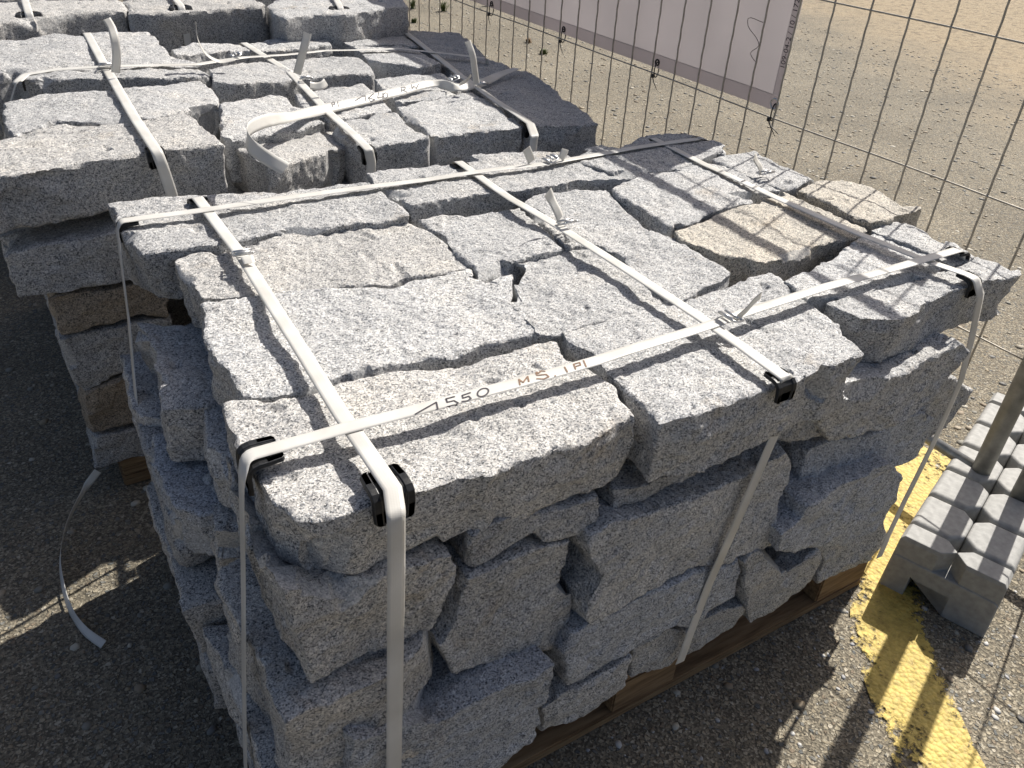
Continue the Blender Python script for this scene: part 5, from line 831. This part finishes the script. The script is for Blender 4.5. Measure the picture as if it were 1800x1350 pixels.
# banner
BN = banner_mat('banner_fabric', (.50, .485, .495), (.60, .575, .585)); BH = banner_mat('banner_hem', (.44, .42, .43), (.46, .43, .44))
xb = XF + .009
ban = empty('fence_banner', (xb, 2.05, .74), 'pale pinkish grey banner tied to the back of the fence mesh', 'banner')
def sheet(name, ya, yb, za, zb, x, mat, th=.0008, wav=.004):
    ny, nz = max(2, int((yb - ya) / .04)), max(2, int((zb - za) / .04)); vs, fs = [], []
    P = np.array([(0, ya + (yb - ya) * i / ny, za + (zb - za) * j / nz) for j in range(nz + 1) for i in range(ny + 1)])
    d = (vnoise(P, 3.1, (1, 2, 3)) + .5 * vnoise(P, 9, (4, 2, 3))) * wav + wav * .6
    m = len(P)
    for s in (0, th):
        for q, dd in zip(P, d): vs.append((x + dd + s - xb, q[1] - 2.05, q[2] - .74))
    for j in range(nz):
        for i in range(ny):
            a = j * (ny + 1) + i; fs += [(a, a + ny + 1, a + ny + 2, a + 1), (m + a, m + a + 1, m + a + ny + 2, m + a + ny + 1)]
    me = mesh(name, vs, fs, True); me.materials.append(mat); o = bpy.data.objects.new(name, me); COL.objects.link(o); o.parent = ban; return o
y0b, y1b, z0b, z1b = .876, 3.22, .741, 1.378
sheet('fabric', y0b + .024, y1b, z0b + .037, z1b, xb, BN)
sheet('hem', y0b, y1b, z0b, z0b + .038, xb - .0006, BH)
sheet('hem', y0b, y0b + .025, z0b + .038, z1b, xb - .0006, BH)
def text(body, size, mat, loc, rot, parent, name):
    cu = bpy.data.curves.new(name, 'FONT'); cu.body = body; cu.size = size; cu.extrude = .0002; cu.align_x = 'LEFT'
    o = bpy.data.objects.new(name, cu); COL.objects.link(o); dg = bpy.context.evaluated_depsgraph_get(); dg.update()
    me = bpy.data.meshes.new_from_object(o.evaluated_get(dg)); bpy.data.objects.remove(o)
    me.materials.clear(); me.materials.append(mat)
    o = bpy.data.objects.new(name, me); COL.objects.link(o); o.parent = parent; o.location = Vector(loc) - parent.location; o.rotation_euler = rot; return o
# printed number reads upward along the hem, seen from the pallet side
o = text('109-04-2 / 10 / 172', .021, INK, (xb - .0042, y0b + .005, .845), (0, 0, 0), ban, 'printed_number')
# letter x axis -> +Z, letter y axis -> +Y (facing -X)
o.rotation_euler = Matrix(((0, 0, -1), (0, 1, 0), (1, 0, 0))).transposed().to_euler() if False else Matrix(((0, 0, -1), (0, 1, 0), (1, 0, 0))).to_euler()
# eyelets and the thin thread loop on the banner
eyes = [(.885, .758), (1.362, .758), (1.864, .758), (2.359, .758)]
for yy, zz in eyes:
    bm = bmesh.new(); er = .013 if yy < .9 else .008; P = [(xb - .005, yy + er * math.cos(a), zz + er * math.sin(a)) for a in np.linspace(0, 2 * math.pi, 17)]
    bm_tube(bm, P, .0026, 8, False); me = from_bm('eyelet', bm, True, ban.location); me.materials.append(BUCK if yy < .9 else TIE); o = bpy.data.objects.new('eyelet', me); COL.objects.link(o); o.parent = ban
bm = bmesh.new(); th = catmull([(XF - .004, .974, .94), (XF - .012, 1.02, .942), (XF - .012, 1.015, .925), (XF - .008, .98, .90), (XF - .004, .972, .885), (XF - .008, .992, .862), (XF - .004, .973, .845)], .01)
bm_tube(bm, th, .0009, 5); me = from_bm('thread', bm, True, th[0]); o = link('thread', me, simple('dark_thread', (.12, .1, .1)), None, th[0]); tag(o, 'thin dark thread looped round a fence wire in front of the banner', 'thread')
# cable ties
TL = ['black cable tie at the right lower corner of the banner, by the metal eyelet', 'black cable tie on the banner hem, nearest to the corner one', 'black cable tie on the banner hem, second from the corner one', 'black cable tie on the banner hem, far end near the second pallet']
for (yy, zz), lb in zip(eyes, TL):
    bm = bmesh.new(); c0 = Vector((XF, yy - .004, zz - .02))
    loop = [c0 + Vector((.012 * math.sin(a) + .002, 0.004 * math.sin(a), .022 * math.cos(a))) for a in np.linspace(0, 2 * math.pi, 15)]
    bm_tube(bm, loop, .0019, 6, False)
    bm_box(bm, c0.x - .013, c0.x - .007, c0.y - .004, c0.y + .004, c0.z - .022, c0.z - .012)
    bm_tube(bm, [c0 + Vector((-.010, 0, -.02)), c0 + Vector((-.02, -.02, -.03)), c0 + Vector((-.03, -.05, -.045))], [.0018, .0015, .0008], 6)
    if yy < .9: bm_tube(bm, [c0 + Vector((-.010, 0, -.02)), c0 + Vector((-.03, -.03, -.025)), c0 + Vector((-.05, -.075, -.03))], [.0018, .0015, .0008], 6)
    me = from_bm('cable_tie', bm, True, c0); o = link('cable_tie', me, TIE, None, c0); tag(o, lb, 'cable tie', 'cable ties on the banner')

# ------------------------------------------------------------ fence foot
ft = empty('ballast_foot', (1.63, .015, 0), 'grey ribbed fence foot with a notch in its end, holding both posts', 'fence base')
ft.rotation_euler = (0, 0, rad(18.5))
Lh, Wh = .375, .108
bm = bmesh.new()
# body: two side rails, centre web above the lifting notch
prof = [(-Wh, .0), (-Wh * .25, .0), (-Wh * .25, .058), (Wh * .52, .058), (Wh * .52, .0), (Wh, .0), (Wh * .97, .090), (Wh * .9, .096), (-Wh * .9, .096), (-Wh * .97, .090)]
A = [bm.verts.new((-Lh, y, z)) for y, z in prof]; Bv = [bm.verts.new((Lh, y, z)) for y, z in prof]
bm.faces.new(A); bm.faces.new(Bv[::-1])
for i in range(len(prof)): bm.faces.new((A[i], Bv[i], Bv[(i + 1) % len(prof)], A[(i + 1) % len(prof)]))
bmesh.ops.triangulate(bm, faces=[f for f in bm.faces if len(f.verts) > 4])
me = from_bm('body', bm); me.materials.append(FOOT); ob = bpy.data.objects.new('body', me); COL.objects.link(ob); ob.parent = ft
bv = ob.modifiers.new('b', 'BEVEL'); bv.width = .006; bv.segments = 3; bv.limit_method = 'ANGLE'
PXS = [-Lh, -Lh + .062, -Lh + .187, -Lh + .312, -Lh + .438, -Lh + .563, -Lh + .688, Lh]; N6 = 7
for i in range(N6):
    for s in (-1, 1):
        xa, xb_ = PXS[i] + .003, PXS[i + 1] - .003; cx = (xa + xb_) / 2; hx = (xb_ - xa) / 2
        ya, yb = .0004, Wh * .97; c = .026
        poly = [(xa, yb), (xa, ya + c), (xa + c, ya), (xb_ - c, ya), (xb_, ya + c), (xb_, yb)]
        bm = bmesh.new(); z0, z1 = .090, .146
        lo_ = [bm.verts.new((x, y * s, z0)) for x, y in poly]; cyy = (ya + yb) / 2
        hi_ = [bm.verts.new((cx + (x - cx) * .9, (ya + (y - ya) * .92) * s, z1)) for x, y in poly]
        mid = [bm.verts.new((cx + (x - cx) * .985, (ya + (y - ya) * .985) * s, z1 - .009)) for x, y in poly]
        n = len(poly)
        for U, W_ in ((lo_, mid), (mid, hi_)):
            for k in range(n): bm.faces.new((U[k], U[(k + 1) % n], W_[(k + 1) % n], W_[k]))
        bm.faces.new(hi_)
        bmesh.ops.translate(bm, vec=(-cx, 0, 0), verts=bm.verts)
        me = from_bm('tread_pad', bm); me.materials.append(FOOT); o = bpy.data.objects.new('tread_pad', me); COL.objects.link(o); o.parent = ft; o.location = (cx, 0, 0)
        bv = o.modifiers.new('b', 'BEVEL'); bv.width = .007; bv.segments = 4; bv.limit_method = 'ANGLE'

# ------------------------------------------------------------ weeds
LEAF = simple('weed_leaf', (.10, .13, .035), .6, 0, 0, 30, .3); DRY = simple('dry_weed', (.26, .17, .09), .7, 0, 0, 30, .3)
WL = ['reddish dry weed tuft on the gravel behind the fence wire', 'small green weed right of the dry tuft behind the fence', 'green weed near the top edge left of the banner', 'leafy green weed by the corner of the far pallet', 'tall green weed against the side of the far pallet', 'low weed beside the far pallet, right of the tall one', 'sparse weed beyond the banner hem']
for i, (x, y) in enumerate([w[:2] for w in WEEDS]):
    rn = random.Random(50 + i); vs, fs = [], []
    hgt = .10 if i in (2, 3, 4) else .045
    for k in range(46):
        a = rn.uniform(0, 6.28); l = rn.uniform(.4, 1) * hgt; w = rn.uniform(.003, .007); lean = rn.uniform(.2, .9)
        bx, by = rn.gauss(0, .009), rn.gauss(0, .009); d = Vector((math.cos(a), math.sin(a), 0)); s = Vector((-d.y, d.x, 0)); b0 = len(vs)
        for t, f in ((0, .5), (.4, 1), (.75, .8), (1, .08)):
            c = Vector((bx, by, 0)) + d * lean * l * t * t + Vector((0, 0, l * t * (1 - .3 * t * lean)))
            vs += [c - s * w * f, c + s * w * f]
        for q in range(3): fs.append((b0 + 2 * q, b0 + 2 * q + 1, b0 + 2 * q + 3, b0 + 2 * q + 2))
    o = link('weed', mesh('weed', vs, fs), DRY if i == 0 else LEAF, None, (x, y, 0)); tag(o, WL[i], 'weed', 'weeds growing beyond the fence')
print('blocks', len(blocks))
